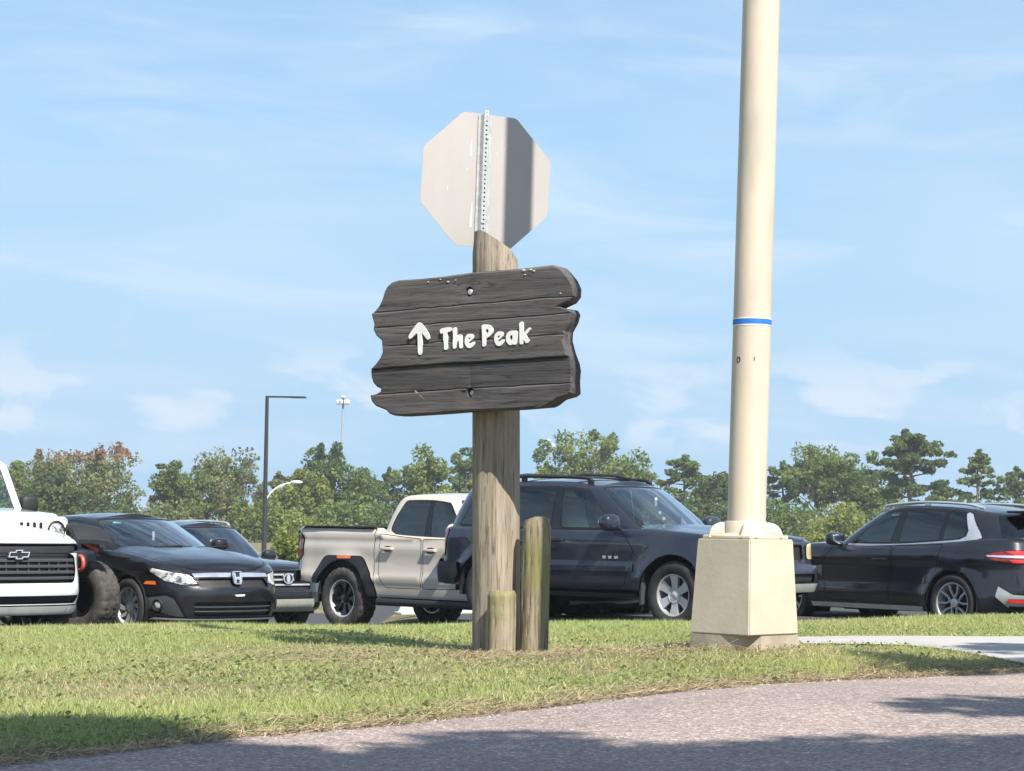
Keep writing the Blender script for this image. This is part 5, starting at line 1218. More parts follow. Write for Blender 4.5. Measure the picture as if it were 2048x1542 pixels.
def build_board():
    V2 = dens(OUT, .05); out_poly = V2 if area2(V2) > 0 else V2[::-1]
    pts = list(out_poly); ed = [(i, (i + 1) % len(pts)) for i in range(len(pts))]
    for g in GR:
        q = dens(g, .06, False); rg = np.random.default_rng(int(abs(g[0][1]) * 1000)); q = [(a, b + .0012 * rg.normal()) for a, b in q]; g[:] = q
        b = len(pts); pts += q; ed += [(b + i, b + i + 1) for i in range(len(q) - 1)]
    BV = .007
    for lp in [inset(out_poly, .009)]:
        b = len(pts); pts += lp; ed += [(b + i, b + (i + 1) % len(lp)) for i in range(len(lp))]
    for g in GR:
        for sg in (BV, -BV):
            b = len(pts); q = [(a_, z_ + sg) for a_, z_ in g]; pts += q; ed += [(b + i, b + i + 1) for i in range(len(q) - 1)]
    holes = [bolt_hole(-.177, .2864), bolt_hole(-.1535, -.270)]
    for h in holes:
        b = len(pts); pts += h; ed += [(b + i, b + (i + 1) % len(h)) for i in range(len(h))]
    vc, _, fc, _, _, _ = delaunay_2d_cdt([Vector(p) for p in pts], ed, [], 0, 1e-6)
    V = np.array([(v.x, v.y) for v in vc]); F = np.array(fc); C = V[F].mean(1)
    a = V[F]; ar = (a[:, 1, 0] - a[:, 0, 0]) * (a[:, 2, 1] - a[:, 0, 1]) - (a[:, 2, 0] - a[:, 0, 0]) * (a[:, 1, 1] - a[:, 0, 1]); F[ar < 0] = F[ar < 0][:, ::-1]
    ok = inside(C, out_poly)
    for h in holes: ok &= ~inside(C, h)
    band = np.zeros(len(F), int)
    for g in GR: band += (C[:, 1] < np.interp(C[:, 0], [p[0] for p in g], [p[1] for p in g])).astype(int)
    front = [.004, .010, .018, .026, .014, .024]
    for k in range(6):
        f = F[ok & (band == k)]; u = np.unique(f); mp = np.full(len(V), -1); mp[u] = range(len(u)); f = mp[f]; uv = V[u]; n = len(u)
        edges = {(t[i], t[(i + 1) % 3]) for t in f for i in range(3)}; bnd = [(i, j) for i, j in edges if (j, i) not in edges]
        # soft arris: the rim of each plank is set back a little
        rim = set(i for e in bnd for i in e); d = np.array([front[k] - (.008 if i in rim else 0) for i in range(n)])
        nb = {}
        vf = [(uv[i, 0], -d[i], uv[i, 1]) for i in range(n)]; vb = [(uv[i, 0], .085, uv[i, 1]) for i in range(n)]
        fc2 = [tuple(t) for t in f] + [tuple(n + i for i in t[::-1]) for t in f] + [(i, n + i, n + j, j) for i, j in bnd]
        # inner ring for the bevel
        cen = {}
        o = mesh('plank', vf + vb, fc2, 'board_wood', bd, True, 25); fixn(o)
    for cx, cz in ((-.177, .2864), (-.1535, -.270)):
        b = MB(); b.lathe([(.001, -.002), (.014, 0), (.017, .004), (.017, .01)], 14, 'y'); b.v = [(v[0] + cx + .003, v[1] + .004, v[2] + cz - .002) for v in b.v]; fixn(b.obj('bolt', 'zinc', bd))
        b = MB(); b.lathe([(.001, 0), (.024, 0)], 14, 'y'); b.v = [(v[0] + cx, v[1] + .026, v[2] + cz) for v in b.v]; b.obj('bolt_recess', 'seam', bd)
    def chaikin(p):
        o = []
        for i in range(len(p)):
            a, b = np.array(p[i]), np.array(p[(i + 1) % len(p)]); o += [tuple(a * .78 + b * .22), tuple(a * .22 + b * .78)]
        return o
    for k, (poly, hole) in LET.items():
        off = .012 if min(p[1] for p in poly) > -.02 or True else 0
        slab('arrow' if k == 'arrow' else 'letter', chaikin(poly), [chaikin(hole)] if hole else [], .031, .020, lambda a, b, d: (a + .018, -d, b), 'letter_white', bd)
    b = MB(); b.tube([(-.51, -.016, -.255), (-.47, -.022, -.285), (-.435, -.02, -.312)], .004, 5); b.tube([(-.51, -.016, -.255), (-.505, -.018, -.275)], .003, 5); b.obj('twig', 'twig', bd)
    rg = np.random.default_rng(9)
    for a, z, s in [(.17, .385, .012), (.215, .386, .009), (.235, .378, .008), (-.36, .36, .006), (-.31, .345, .008), (-.26, .352, .005), (.18, .36, .006), (.40, .25, .006), (-.44, .35, .006), (.448, .165, .009)]:
        MB().ell((a, -.006, z), (s, .004, s * .6), 8, 6).obj('lichen_spot', 'lichen', bd)
build_board()

# ------------------------------------------------------------------ stop sign seen from behind
def build_stop():
    root = empty('stop_sign', (-.1758, 11.97, 3.3928)); root.rotation_euler = (0, R(3.0), R(18))
    tag(root, 'back of an octagonal metal sign on a perforated channel above the timber post', 'sign')
    ap = .381; cr = ap / math.cos(R(22.5)); oc = [(cr * math.cos(R(22.5 + 45 * k)), cr * math.sin(R(22.5 + 45 * k))) for k in range(8)]
    oc = rpoly(oc, .02, 3)
    slab('plate', oc, [], 0, .003, lambda a, b, d: (a, d, b), 'sign_back', root)
    o = slab('face_sheet', inset(oc, .002), [], .0035, .0045, lambda a, b, d: (a, d, b), 'sign_red', root)
    b = MB(); z0, z1 = -1.15, .375; cx = -.018; pitch = .0254; hw = .013; hr = .0055; y = -.036
    # web with a hole every inch
    zs = np.arange(z0, z1, pitch); k = 8
    for z in zs:
        if z < -.45:
            continue
        ring = [(cx + hr * math.cos(2 * math.pi * i / k), z + pitch / 2 + hr * math.sin(2 * math.pi * i / k)) for i in range(k)]
        outer = [(cx + hw, z + pitch / 2), (cx + hw, z + pitch), (cx, z + pitch), (cx - hw, z + pitch), (cx - hw, z + pitch / 2), (cx - hw, z), (cx, z), (cx + hw, z)]
        v = [(p[0], y, p[1]) for p in ring + outer]; f = [(i, (i + 1) % k, k + (i + 1) % k, k + i) for i in range(k)]
        v += [(p[0], y + .004, p[1]) for p in ring]; f += [(i, (i + 1) % k, 2 * k + (i + 1) % k, 2 * k + i) for i in range(k)]
        b.add(v, f)
    b.box((cx, y, (z0 - .45) / 2), (hw * 2, .002, -.45 - z0))
    for s in (-1, 1):
        x0, x1 = cx + s * hw, cx + s * (hw + .012); x2 = x1 + s * .016
        v = [(x0, y, z0), (x1, -.004, z0), (x2, -.004, z0), (x0, y, z1), (x1, -.004, z1), (x2, -.004, z1)]
        b.add(v, [(0, 1, 4, 3), (1, 2, 5, 4)])
    o = b.obj('channel_post', 'zinc', root, smooth=False); fixn(o)
    mdf = o.modifiers.new('solid', 'SOLIDIFY'); mdf.thickness = .003; o.rotation_euler = (0, R(-1.8), 0)
    for z in (.24, -.24):
        q = MB(); q.lathe([(.001, -.006), (.008, -.005), (.0085, 0)], 6, 'y'); q.v = [(v[0] + cx, v[1] + y - .001, v[2] + z) for v in q.v]; fixn(q.obj('bolt', 'zinc', root))
    # pale water streaks on the plate
    for x, z, l, w in [(-.10, .19, .085, .007), (-.10, .145, .02, .006), (-.055, .20, .06, .004), (-.115, .06, .02, .003), (-.075, -.19, .16, .013), (-.225, -.06, .03, .004), (.055, .17, .02, .003), (.095, .20, .015, .003)]:
        st = MB(); st.add([(x, -.0012, z + l / 2), (x - w / 2, -.0012, z - l / 4), (x - w * .3, -.0012, z - l / 2), (x + w * .3, -.0012, z - l / 2), (x + w / 2, -.0012, z - l / 4)], [(0, 1, 2, 3, 4)]); st.obj('streak', 'letter_white', root)
build_stop()

# ------------------------------------------------------------------ two short timber posts
b1 = log_mesh('timber_bollard', .127, 11.60, .60, lambda dx, dy: 1.485 - max(0, -dx - .01) * .36 - max(0, dx - .045) * .55, .080, .078, 'bollard_wood', None, (.012, 0), seed=8)
tag(b1, 'tall mossy timber bollard with a sloping top beside the sign post', 'bollard', 'timber bollards at the sign post')
b2 = log_mesh('timber_bollard', -.055, 11.50, .60, lambda dx, dy: 1.077 + dx * .02, .081, .080, 'bollard_wood', None, (.004, 0), seed=21)
tag(b2, 'short green-stained timber bollard with a flat top before the sign post', 'bollard', 'timber bollards at the sign post')

# ------------------------------------------------------------------ cream light pole on its concrete base
def build_pole():
    root = empty('light_pole', (1.112, 10.0, .883), 0, 10.0 / 10.34); tag(root, 'tall cream painted light pole on a tapered concrete base', 'lamp post')
    b = MB(); rows = 14; v = []; n = 4
    bm = bmesh.new()
    def ring(hd, z): return [(hd * math.cos(R(a)), hd * math.sin(R(a)), z) for a in (-91, -1, 89, 179)]
    lo, hi = ring(.268, .052), ring(.236, .518)
    vs_ = [bm.verts.new(p) for p in lo + hi]
    for q in [(3, 2, 1, 0), (4, 5, 6, 7)] + [(i, (i + 1) % 4, 4 + (i + 1) % 4, 4 + i) for i in range(4)]: bm.faces.new([vs_[i] for i in q])
    bmesh.ops.bevel(bm, geom=bm.edges[:], offset=.006, segments=2, affect='EDGES'); bm.verts.index_update()
    mesh('pedestal', [w.co for w in bm.verts], [[w.index for w in f.verts] for f in bm.faces], 'concrete_cream', root); bm.free()
    # bare footing with a chipped front corner
    ft = MB()
    fr = ring(.266, 0); cut = .27
    P = [Vector(p) for p in fr]
    foot = []
    for i in range(4):
        a, c = P[i], P[(i + 1) % 4]
        foot += [a.lerp(c, t) for t in (0, .25, .5, .75)]
    foot = [p for k, p in enumerate(foot)]
    foot[0] = foot[0] * .70; foot[1] = foot[1] * .97; foot[15] = foot[15] * .93
    v = [(p.x, p.y, .050) for p in foot] + [(p.x * 1.01, p.y * 1.01, -.25) for p in foot]; m = len(foot)
    ft.add(v, [(i, m + i, m + (i + 1) % m, (i + 1) % m) for i in range(m)] + [tuple(range(m)), tuple(range(2 * m - 1, m - 1, -1))]); fixn(ft.obj('footing', 'footing', root, 30))
    # cast collar with four bolt covers
    col = MB(); col.lathe([(.145, .518), (.145, .532), (.108, .545), (.104, .600), (.1, .606), (.097, .606)], 40)
    col.rbox((0, 0, .527), (.30, .30, .018), .006, 2, Matrix.Rotation(R(44), 3, 'Z')); fixn(col.obj('collar', 'pole_cream', root))
    for k in range(4):
        a = R(90 * k - 2); lb = MB(); rows = 12; vv = []
        prof = [(.095, .075, .043), (.115, .076, .043), (.14, .070, .044), (.160, .058, .045), (.173, .040, .046), (.180, .018, .047), (.182, 0, .048)]
        for (r, h, w) in prof:
            for j in range(9):
                u = -1 + j / 4; e = 1 - abs(u) ** 6; vv.append((r, u * w * (1 - .42 * e * h / .076), .524 + h * e))
        ff = [(i * 9 + j, (i + 1) * 9 + j, (i + 1) * 9 + j + 1, i * 9 + j + 1) for i in range(len(prof) - 1) for j in range(8)]
        c, s = math.cos(a), math.sin(a); lb.add([(x * c - y * s, x * s + y * c, z) for x, y, z in vv], ff); o = lb.obj('bolt_cover', 'pole_cream', root, 50); fixn(o)
        md = o.modifiers.new('solid', 'SOLIDIFY'); md.thickness = .004
    # shaft, leaning a little
    ln = .0145; sh = MB(); zz = np.linspace(.60, 8.6, 34); seg = 48; vv = []
    for z in zz:
        r = .0948 - .0016 * (z - .6)
        for j in range(seg): t = 2 * math.pi * j / seg; vv.append((.004 + ln * (z - .6) + r * math.cos(t), r * math.sin(t), z))
    sh.add(vv, [(i * seg + j, i * seg + (j + 1) % seg, (i + 1) * seg + (j + 1) % seg, (i + 1) * seg + j) for i in range(len(zz) - 1) for j in range(seg)] + [tuple((len(zz) - 1) * seg + j for j in range(seg))])
    sh.obj('shaft', 'pole_cream', root, 40)
    def band(name, z, h, extra, mat):
        r = .0948 - .0016 * (z - .6) + extra; q = MB(); q.lathe([(r - extra, -h / 2), (r, -h / 2), (r, h / 2), (r - extra, h / 2)], 48, 'z', (.004 + ln * (z - .6), 0, z)); return fixn(q.obj(name, mat, root))
    z = 2.452 - .87; band('blue_band', z, .025, .0018, 'blue_tape')
    band('band_edge', z + .0165, .006, .0012, 'letter_white'); band('band_edge', z - .0165, .006, .0012, 'letter_white')
    # painted marks
    def mark(name, az, z, poly, hole, mat):
        r = .0948 - .0016 * (z - .6) + .0008; cx = .004 + ln * (z - .6)
        def fn(a, b_, d): t = az + a / r; return (cx + (r + d) * math.sin(t), -(r + d) * math.cos(t), z + b_)
        slab(name, poly, [hole] if hole else [], .0006, -.0006, fn, mat, root)
    mark('mark_o', R(-47), 2.265 - .87, ellp(.0115, .0150), ellp(.0072, .0105), 'ink')
    mark('mark_stroke', R(3), 2.268 - .87, [(-.004, -.010), (.001, -.010), (.005, .008), (.0, .010)], None, 'rust_mark')
    for az, z, s in ((-30, .25 + .0, .004), (28, .20, .004), (33, .40, .003), (-14, .33, .003)): pass
build_pole()

# ------------------------------------------------------------------ far lamps
def tubeobj(name, pts, r, mat, parent, seg=8):
    b = MB(); b.tube(pts, r, seg); return b.obj(name, mat, parent)
lp = empty('lamp_post', (-10.62, 90, 0)); tag(lp, 'dark slim lamp post with one straight arm beyond the parked cars', 'lamp post')
tubeobj('pole', [(0, 0, 0), (.05, 0, 6.93)], [.11, .075], 'dark_metal', lp); b = MB(); b.box((.85, 0, 6.90), (1.65, .10, .075)); b.obj('arm', 'dark_metal', lp, smooth=False)
b = MB(); b.rbox((1.40, 0, 6.885), (.66, .30, .06), .02); b.obj('lamp_head', 'dark_metal', lp)
lc = empty('street_lamp', (-16.45, 140, 0)); tag(lc, 'small white cobra head street lamp before the trees', 'street lamp')
tubeobj('pole', [(0, 0, 0), (0, 0, 3.2)], [.08, .06], 'grey_metal', lc); tubeobj('arm', smooth_pts([(0, 0, 3.0), (.35, 0, 3.55), (1.0, 0, 4.05), (1.8, 0, 4.25)], 14), .055, 'white_metal', lc)
tubeobj('brace', smooth_pts([(.05, 0, 3.2), (.6, 0, 3.75), (1.3, 0, 4.1)], 8), .03, 'white_metal', lc)
b = MB(); b.ell((2.05, 0, 4.27), (.42, .18, .13), 14, 8); b.obj('lamp_head', 'white_metal', lc)
def mast(x, y, z, label, s=1.):
    r = empty('high_mast_light', (x, y, 0)); tag(r, label, 'mast light', 'high mast lights over the trees')
    tubeobj('mast', [(-.6, 0, 0), (0, 0, z + .6)], [.34 * s, .16 * s], 'grey_metal', r); tubeobj('hoist_ring', [(1.2 * s * math.cos(a), 1.2 * s * math.sin(a), z - .3) for a in np.linspace(0, 6.284, 13)], .06, 'grey_metal', r, 6)
    tubeobj('head_frame', [(0, 0, z - 2), (0, 0, z + .3)], .22 * s, 'dark_metal', r)
    b = MB(); b.ell((0, 0, z + .6), (.55 * s, .55 * s, .35 * s), 12, 8); b.obj('cap', 'white_metal', r)
    for k in range(6):
        a = k * math.pi / 3 + .3; b = MB(); b.ell((1.25 * s * math.cos(a), 1.25 * s * math.sin(a), z - .55), (.38 * s, .38 * s, .62 * s), 10, 8); b.obj('lamp', 'white_metal', r)
mast(-38.2, 470, 29.6, 'tall thin mast with a ring of white floodlights left of the sign board')
mast(8.1, 480, 21.0, 'lower white floodlight mast showing just over trees right of the post', .95)
# ------------------------------------------------------------------ vegetation
def face_mesh(name, Q, C, mat, parent=None, loc=(0, 0, 0)):
    """Q (n,k,3) separate k-gons, C (n,3) or (n,k,3) colours"""
    n, k, _ = Q.shape; me = bpy.data.meshes.new(name)
    me.vertices.add(n * k); me.vertices.foreach_set('co', (Q - np.array(loc)).astype(np.float32).ravel())
    me.loops.add(n * k); me.loops.foreach_set('vertex_index', np.arange(n * k, dtype=np.int32))
    me.polygons.add(n); me.polygons.foreach_set('loop_start', np.arange(0, n * k, k, dtype=np.int32)); me.polygons.foreach_set('loop_total', np.full(n, k, np.int32))
    me.update(); me.validate()
    if C.ndim == 2: C = np.repeat(C[:, None, :], k, 1)
    at = me.attributes.new('Col', 'FLOAT_COLOR', 'POINT'); at.data.foreach_set('color', np.concatenate([C, np.ones((n, k, 1))], 2).astype(np.float32).ravel())
    me.materials.append(M[mat]); o = bpy.data.objects.new(name, me); link(o)
    if parent: o.parent = parent
    return o
def leaf_quads(P, size, rg, flat=.0, droop=0.):
    """one pointed leaf spray per position"""
    n = len(P); a = rg.normal(size=(n, 3)); a /= np.linalg.norm(a, axis=1, keepdims=True); a[:, 2] -= droop; a /= np.linalg.norm(a, axis=1, keepdims=True)
    b = rg.normal(size=(n, 3)); b[:, 2] *= 1 - flat; b = np.cross(a, b); b /= np.linalg.norm(b, axis=1, keepdims=True) + 1e-9
    s = size * rg.uniform(.6, 1.35, (n, 1))
    return np.stack([P - a * s * .5, P + b * s * .33 + a * s * .05, P + a * s * .6, P - b * s * .33 + a * s * .05], 1)
def blob_points(c, r, n, rg, shell=.55):
    d = rg.normal(size=(n, 3)); d /= np.linalg.norm(d, axis=1, keepdims=True)
    rad = np.cbrt(rg.uniform(shell ** 3, 1, (n, 1))); return np.array(c) + d * rad * np.array(r)
PAL = {'oak': ((.115, .165, .045), (.30, .36, .105)), 'pine': ((.10, .155, .055), (.245, .325, .10)), 'lime': ((.18, .225, .055), (.37, .41, .12)), 'dull': ((.145, .17, .070), (.31, .335, .135)), 'deep': ((.082, .125, .050), (.20, .26, .09))}
def tree(name, label, x, y, h, w, kind, seed, pal='oak', base=.25, nleaf=5200, group='trees along the far edge of the lot', top_tint=None, leafs=.34, z0=0., cat='tree'):
    rg = np.random.default_rng(seed); root = empty(name, (x, y, z0)); tag(root, label, cat, group)
    tr = MB(); H = h
    bend = [(rg.normal() * .02 * h * t, rg.normal() * .02 * h * t, h * t * (.93 if kind == 'pine' else .8)) for t in np.linspace(0, 1, 6)]; bend[0] = (0, 0, -.3)
    r0 = .028 * h if kind != 'shrub' else .02 * h
    tr.tube(bend, [r0 * (1 - .82 * i / 5) for i in range(6)], 8)
    blobs = []
    if kind == 'pine':
        nb = int(rg.integers(22, 30))
        for i in range(nb):
            t = base + (1 - base) * (i / nb) ** .8; az = i * 2.4 + rg.uniform(-.4, .4); env = math.sin(math.pi * min(1, (t - base) / (1 - base) * .72 + .22)) ; L_ = w * .5 * env * rg.uniform(.65, 1.1)
            p0 = Vector(bend[min(5, int(t * 5))]); p0.z = h * t * .95; p1 = Vector((p0.x + L_ * math.cos(az), p0.y + L_ * math.sin(az), p0.z + L_ * rg.uniform(.02, .35)))
            tr.tube([p0, p0.lerp(p1, .5) + Vector((0, 0, -.05 * L_)), p1], [r0 * .30, r0 * .2, r0 * .08], 5)
            for q in np.linspace(.45, 1.05, 4): blobs.append((tuple(p0.lerp(p1, q) + Vector(rg.normal(size=3) * .12 * L_)), (w * rg.uniform(.06, .10), w * rg.uniform(.06, .10), w * rg.uniform(.028, .05)), 1.))
        for k in range(3): blobs.append(((bend[-1][0] + rg.normal() * w * .04, rg.normal() * w * .04, h * (.93 + .03 * k)), (w * .05, w * .05, h * .03), 1.))
    else:
        nb = {'round': 95, 'tall': 85, 'shrub': 30}[kind]; zc = h * (base + (1 - base) * .5); hz = h * (1 - base) * .5
        for i in range(nb):
            d = rg.normal(size=3); d /= np.linalg.norm(d); q = rg.uniform(.35, 1.0)
            px = d[0] * w * .5 * q; py = d[1] * w * .5 * q; pz = zc + d[2] * hz * q
            if kind == 'tall': k_ = 1 - .45 * max(0, (pz - zc) / hz); px *= k_; py *= k_
            s = rg.uniform(.45, 1.45); rr = w * (.098 if kind != 'shrub' else .18); q3 = rg.uniform(.65, 1.45, 3)
            blobs.append(((px, py, pz), (rr * s * q3[0], rr * s * q3[1], rr * s * q3[2] * .85), 1.))
            if i < 22 and kind != 'shrub':
                p0 = Vector((0, 0, max(h * .18, pz * .55))); tr.tube([p0, Vector((px * .45, py * .45, (p0.z + pz) * .52)), Vector((px, py, pz))], [r0 * .4, r0 * .25, r0 * .08], 5)
    tr.obj('trunk', 'bark', root)
    lo, hi = (np.array(c) for c in PAL[pal]); Ps = []; Cs = []; per = max(40, int(nleaf) // len(blobs))
    for c, r, s in blobs:
        p = blob_points(c, r, per, rg, .35); tone = np.clip(rg.normal(.45, .28), 0, 1)
        # random tone per clump, with some scatter from leaf to leaf
        t = np.clip(tone + rg.normal(0, .16, per), 0, 1)[:, None]; col = lo + (hi - lo) * t
        col *= (1 + rg.normal(0, .10, (per, 1)))
        if top_tint is not None:
            k = np.clip((p[:, 2] / h - .74) / .14, 0, 1)[:, None] * rg.uniform(.45, 1, (per, 1)); col = col * (1 - k) + np.array(top_tint) * k
        Ps.append(p); Cs.append(col)
    P = np.concatenate(Ps); C = np.concatenate(Cs)
    face_mesh('crown', leaf_quads(P, leafs, rg, 0, .25 if kind != 'pine' else 0), np.clip(C, .005, .9), 'leaf', root)
    return root
def bg(x, ytop, wpx, Y, *a, **k):
    X = (x - 1024) / 4200 * Y; yh = 1056 + .014 * (x - 1024); h = 1.42 + (yh - ytop) / 4200 * Y; return X, Y, h, wpx / 4200 * Y
TREES = [
    (18, 935, 120, 215, 'round', 'oak', 'broad green tree at the left edge behind the off-roader windshield', {}),
    (163, 893, 235, 205, 'round', 'dull', 'broad tree with rusty red leaves on its crown', dict(top_tint=(.36, .15, .10), nleaf=8500)),
    (105, 950, 110, 190, 'round', 'deep', 'dark low tree in front of the red topped tree', {}),
    (355, 930, 120, 210, 'round', 'oak', 'left half of the twin crowned tree behind the black sedan', {}),
    (448, 906, 150, 215, 'round', 'dull', 'right higher half of the twin crowned tree behind the sedan', dict(nleaf=6500)),
    (556, 946, 90, 225, 'pine', 'dull', 'thin sparse tree right behind the dark lamp post', dict(base=.2, nleaf=2600)),
    (655, 893, 150, 200, 'tall', 'pine', 'tall leafy tree under the floodlight mast', dict(nleaf=7000)),
    (605, 945, 110, 195, 'round', 'lime', 'light green tree left of the tall leafy tree', {}),
    (728, 945, 100, 215, 'tall', 'pine', 'slim green tree behind the beige truck cab', {}),
    (776, 936, 46, 220, 'pine', 'deep', 'narrow spiky pine top left of the sign post', dict(base=.3, nleaf=1800)),
    (858, 905, 150, 205, 'round', 'oak', 'round dense tree left of the sign post', dict(nleaf=6500)),
    (930, 910, 90, 225, 'tall', 'pine', 'tree crown half hidden by the sign post', {}),
    (1185, 866, 235, 210, 'round', 'oak', 'highest broad tree right of the sign post', dict(nleaf=9500)),
    (1095, 925, 90, 220, 'pine', 'lime', 'loose light tree under the small floodlight mast', dict(nleaf=2600, base=.2)),
    (1368, 912, 130, 215, 'pine', 'pine', 'layered pine between the big tree and the cream pole', dict(nleaf=4200, base=.12)),
    (1432, 958, 100, 205, 'round', 'deep', 'dark rounded tree just left of the cream pole', {}),
    (1565, 925, 110, 215, 'pine', 'pine', 'pine crown just right of the cream pole', dict(nleaf=3600, base=.15)),
    (1640, 906, 150, 210, 'round', 'oak', 'rounded tree above the black crossover hood', dict(base=.4)),
    (1728, 922, 120, 205, 'round', 'pine', 'bushy pine left of the tall open pine', {}),
    (1818, 862, 150, 190, 'pine', 'deep', 'tall open pine with bare trunk above the crossover', dict(nleaf=5600, base=.42)),
    (1768, 985, 110, 200, 'round', 'pine', 'low bush at the foot of the open pine', {}),
    (1880, 968, 90, 215, 'pine', 'pine', 'small pine right of the open pine', dict(nleaf=2600, base=.1)),
    (1955, 902, 95, 205, 'pine', 'pine', 'pointed pine behind the crossover roof', dict(nleaf=3400, base=.2)),
    (2032, 936, 110, 210, 'pine', 'deep', 'pine at the right edge behind the crossover', dict(nleaf=3600, base=.15)),
]
for i, (x, yt, wp, Y, kind, pal, lab, kw) in enumerate(TREES):
    X, Y, h, w = bg(x, yt, wp, Y); tree('pine_tree' if kind == 'pine' else 'broadleaf_tree', lab, X, Y, h * (1.0 if kind == 'pine' else 1.07), w * 1.10, kind, 100 + i, pal, **{**dict(base=.04, nleaf=10500), **{k_: (v_ * 1.4 if k_ == 'nleaf' else v_) for k_, v_ in kw.items()}})
SHR = [(50, 985, 120, 'oak'), (240, 985, 110, 'deep'), (300, 1020, 70, 'oak'), (335, 1000, 90, 'dull'), (510, 985, 110, 'oak'), (575, 1000, 100, 'lime'), (640, 1022, 90, 'lime'), (612, 1030, 70, 'lime'), (700, 985, 110, 'pine'), (775, 985, 100, 'pine'), (870, 985, 120, 'oak'), (1120, 975, 120, 'oak'), (1290, 975, 120, 'pine'), (1400, 990, 110, 'deep'), (1560, 985, 110, 'pine'), (1625, 1000, 120, 'oak'), (1690, 1000, 110, 'lime'), (1800, 1000, 110, 'pine'), (1930, 985, 110, 'pine'), (2030, 990, 100, 'pine')]
SHR_LABELS = ['dark bush right behind the white pickup hood', 'dark bush right of the red topped tree', 'small bush in the gap between red topped and twin crowned trees', 'dull green bush under the left twin crown', 'green bush left of the dark lamp post', 'light green bush right of the dark lamp post', 'pale yellow green bush beside the beige truck tail', 'lowest pale bush left of the beige truck tail', 'bush over the front of the beige truck bed', 'bush above the beige truck bed beside the cab', 'bush behind the beige truck cab roof', 'bush behind the roof rack right of the sign post', 'bush behind the dark blue vehicle windshield', 'dark bush left of the cream pole collar', 'bush right of the cream pole collar', 'bush above the black crossover hood', 'light bush left of the crossover windshield', 'bush above the crossover front window', 'bush above the crossover roof under the pointed pine', 'bush at the right edge behind the crossover']
for i, (x, yt, wp, pal) in enumerate(SHR):
    X, Y, h, w = bg(x, yt + 12, wp * 1.2, 165 + 7 * (i % 4)); tree('shrub', SHR_LABELS[i], X, Y, h, w, 'shrub', 300 + i, pal, base=.0, nleaf=2400, group='undergrowth bushes below the trees', leafs=.30, cat='bush')
for i, (x, yt, wp, lab) in enumerate([(575, 1062, 70, 'low light bush standing left of the truck tail beyond the lot'), (622, 1068, 60, 'low light bush touching the truck tail beyond the lot'), (1635, 1075, 80, 'low bush between the cream pole and the crossover mirror')]):
    X, Y, h, w = bg(x, yt - 10, wp * 1.2, 72 + 3 * i); tree('shrub', lab, X, Y, h, w, 'shrub', 400 + i, 'lime', base=.0, nleaf=2600, group='low bushes beyond the lot', leafs=.12, cat='bush')
def far_wood():
    rg = np.random.default_rng(77); P = []; C = []
    lo, hi = np.array(PAL['dull'][0]) * 1.2, np.array(PAL['dull'][1]) * 1.1
    for x in np.arange(-110, 112, 2.6):
        for k in range(3):
            c = (x + rg.normal(), 330 + rg.normal() * 6, rg.uniform(.8, 3.6)); p = blob_points(c, (2.2, 2.2, 1.5), 60, rg, .3); P.append(p); C.append(lo + (hi - lo) * np.clip(rg.normal(.5, .25, (60, 1)) , 0, 1))
    P = np.concatenate(P); o = face_mesh('far_wood', leaf_quads(P, .6, rg), np.clip(np.concatenate(C), .01, .9), 'leaf'); tag(o, 'distant low green wood closing the horizon', 'wood', kind='stuff')
far_wood()

# shade trees standing beside and behind the viewer; their crowns throw the foreground shade
def shade_tree(name, label, trunk, patches, seed):
    rg = np.random.default_rng(seed); root = empty(name, trunk); tag(root, label, 'tree')
    P = []; C = []; lo, hi = (np.array(c) for c in PAL['oak']); tr = MB(); t0 = Vector((0, 0, 0)); tops = []
    for (gx, gy, rx, ry, h, n) in patches:
        g = Vector((gx, gy, .78)) + sun_dir * (h / sun_dir.z); m = max(1, int(n))
        for k in range(m):
            c = np.array(g) + np.array((rg.uniform(-1, 1) * rx, rg.uniform(-1, 1) * ry, rg.normal() * .25)); p = blob_points(c, (.34, .34, .22), 95, rg, 0.)
            P.append(p); C.append(lo + (hi - lo) * np.clip(rg.normal(.5, .25, (95, 1)), 0, 1))
        tops.append(g - Vector(trunk))
    fork = Vector((0, 0, 3.6)); tr.tube([Vector((0, 0, -.4)), Vector((.05, .03, 1.8)), fork], [.24, .19, .15], 12)
    for q in tops: tr.tube([fork, fork.lerp(q, .5) + Vector((0, 0, .5)), q], [.09, .06, .02], 7)
    tr.obj('trunk', 'bark', root); P = np.concatenate(P)
    face_mesh('crown', leaf_quads(P, .15, rg) , np.concatenate(C), 'leaf', root, trunk)
    return root
SH_A = [(-1.95, 5.9, .55, .45, 6.5, 18), (-1.25, 6.2, .30, .20, 6.2, 7), (-1.3, 5.4, .5, .35, 6.6, 13), (-.75, 5.30, .20, .20, 6.8, 5), (-.12, 5.74, .30, .05, 6.3, 4), (.40, 5.32, .25, .22, 6.6, 6), (.75, 5.45, .38, .20, 6.6, 9), (1.25, 5.28, .4, .22, 6.9, 9), (.3, 5.2, .9, .1, 6.8, 8), (-.6, 5.0, 1.4, .2, 6.6, 12), (1.8, 5.3, .4, .4, 6.7, 9)]
SH_B = [(2.15, 9.75, .38, .30, 6.5, 9), (1.75, 10.15, .10, .05, 6.5, 1), (2.7, 9.6, .4, .35, 6.6, 8), (2.9, 11.0, .35, .22, 6.8, 6), (1.75, 6.95, .28, .05, 6.3, 3), (1.65, 7.35, .22, .03, 6.3, 2), (2.4, 7.2, .35, .25, 6.6, 6), (3.2, 8.4, .5, .5, 6.6, 10)]
shade_tree('shade_tree', 'spreading shade tree behind the viewer over the road', (3.4, -1.2, float(gz(3.4, -1.2))), SH_A, 41)
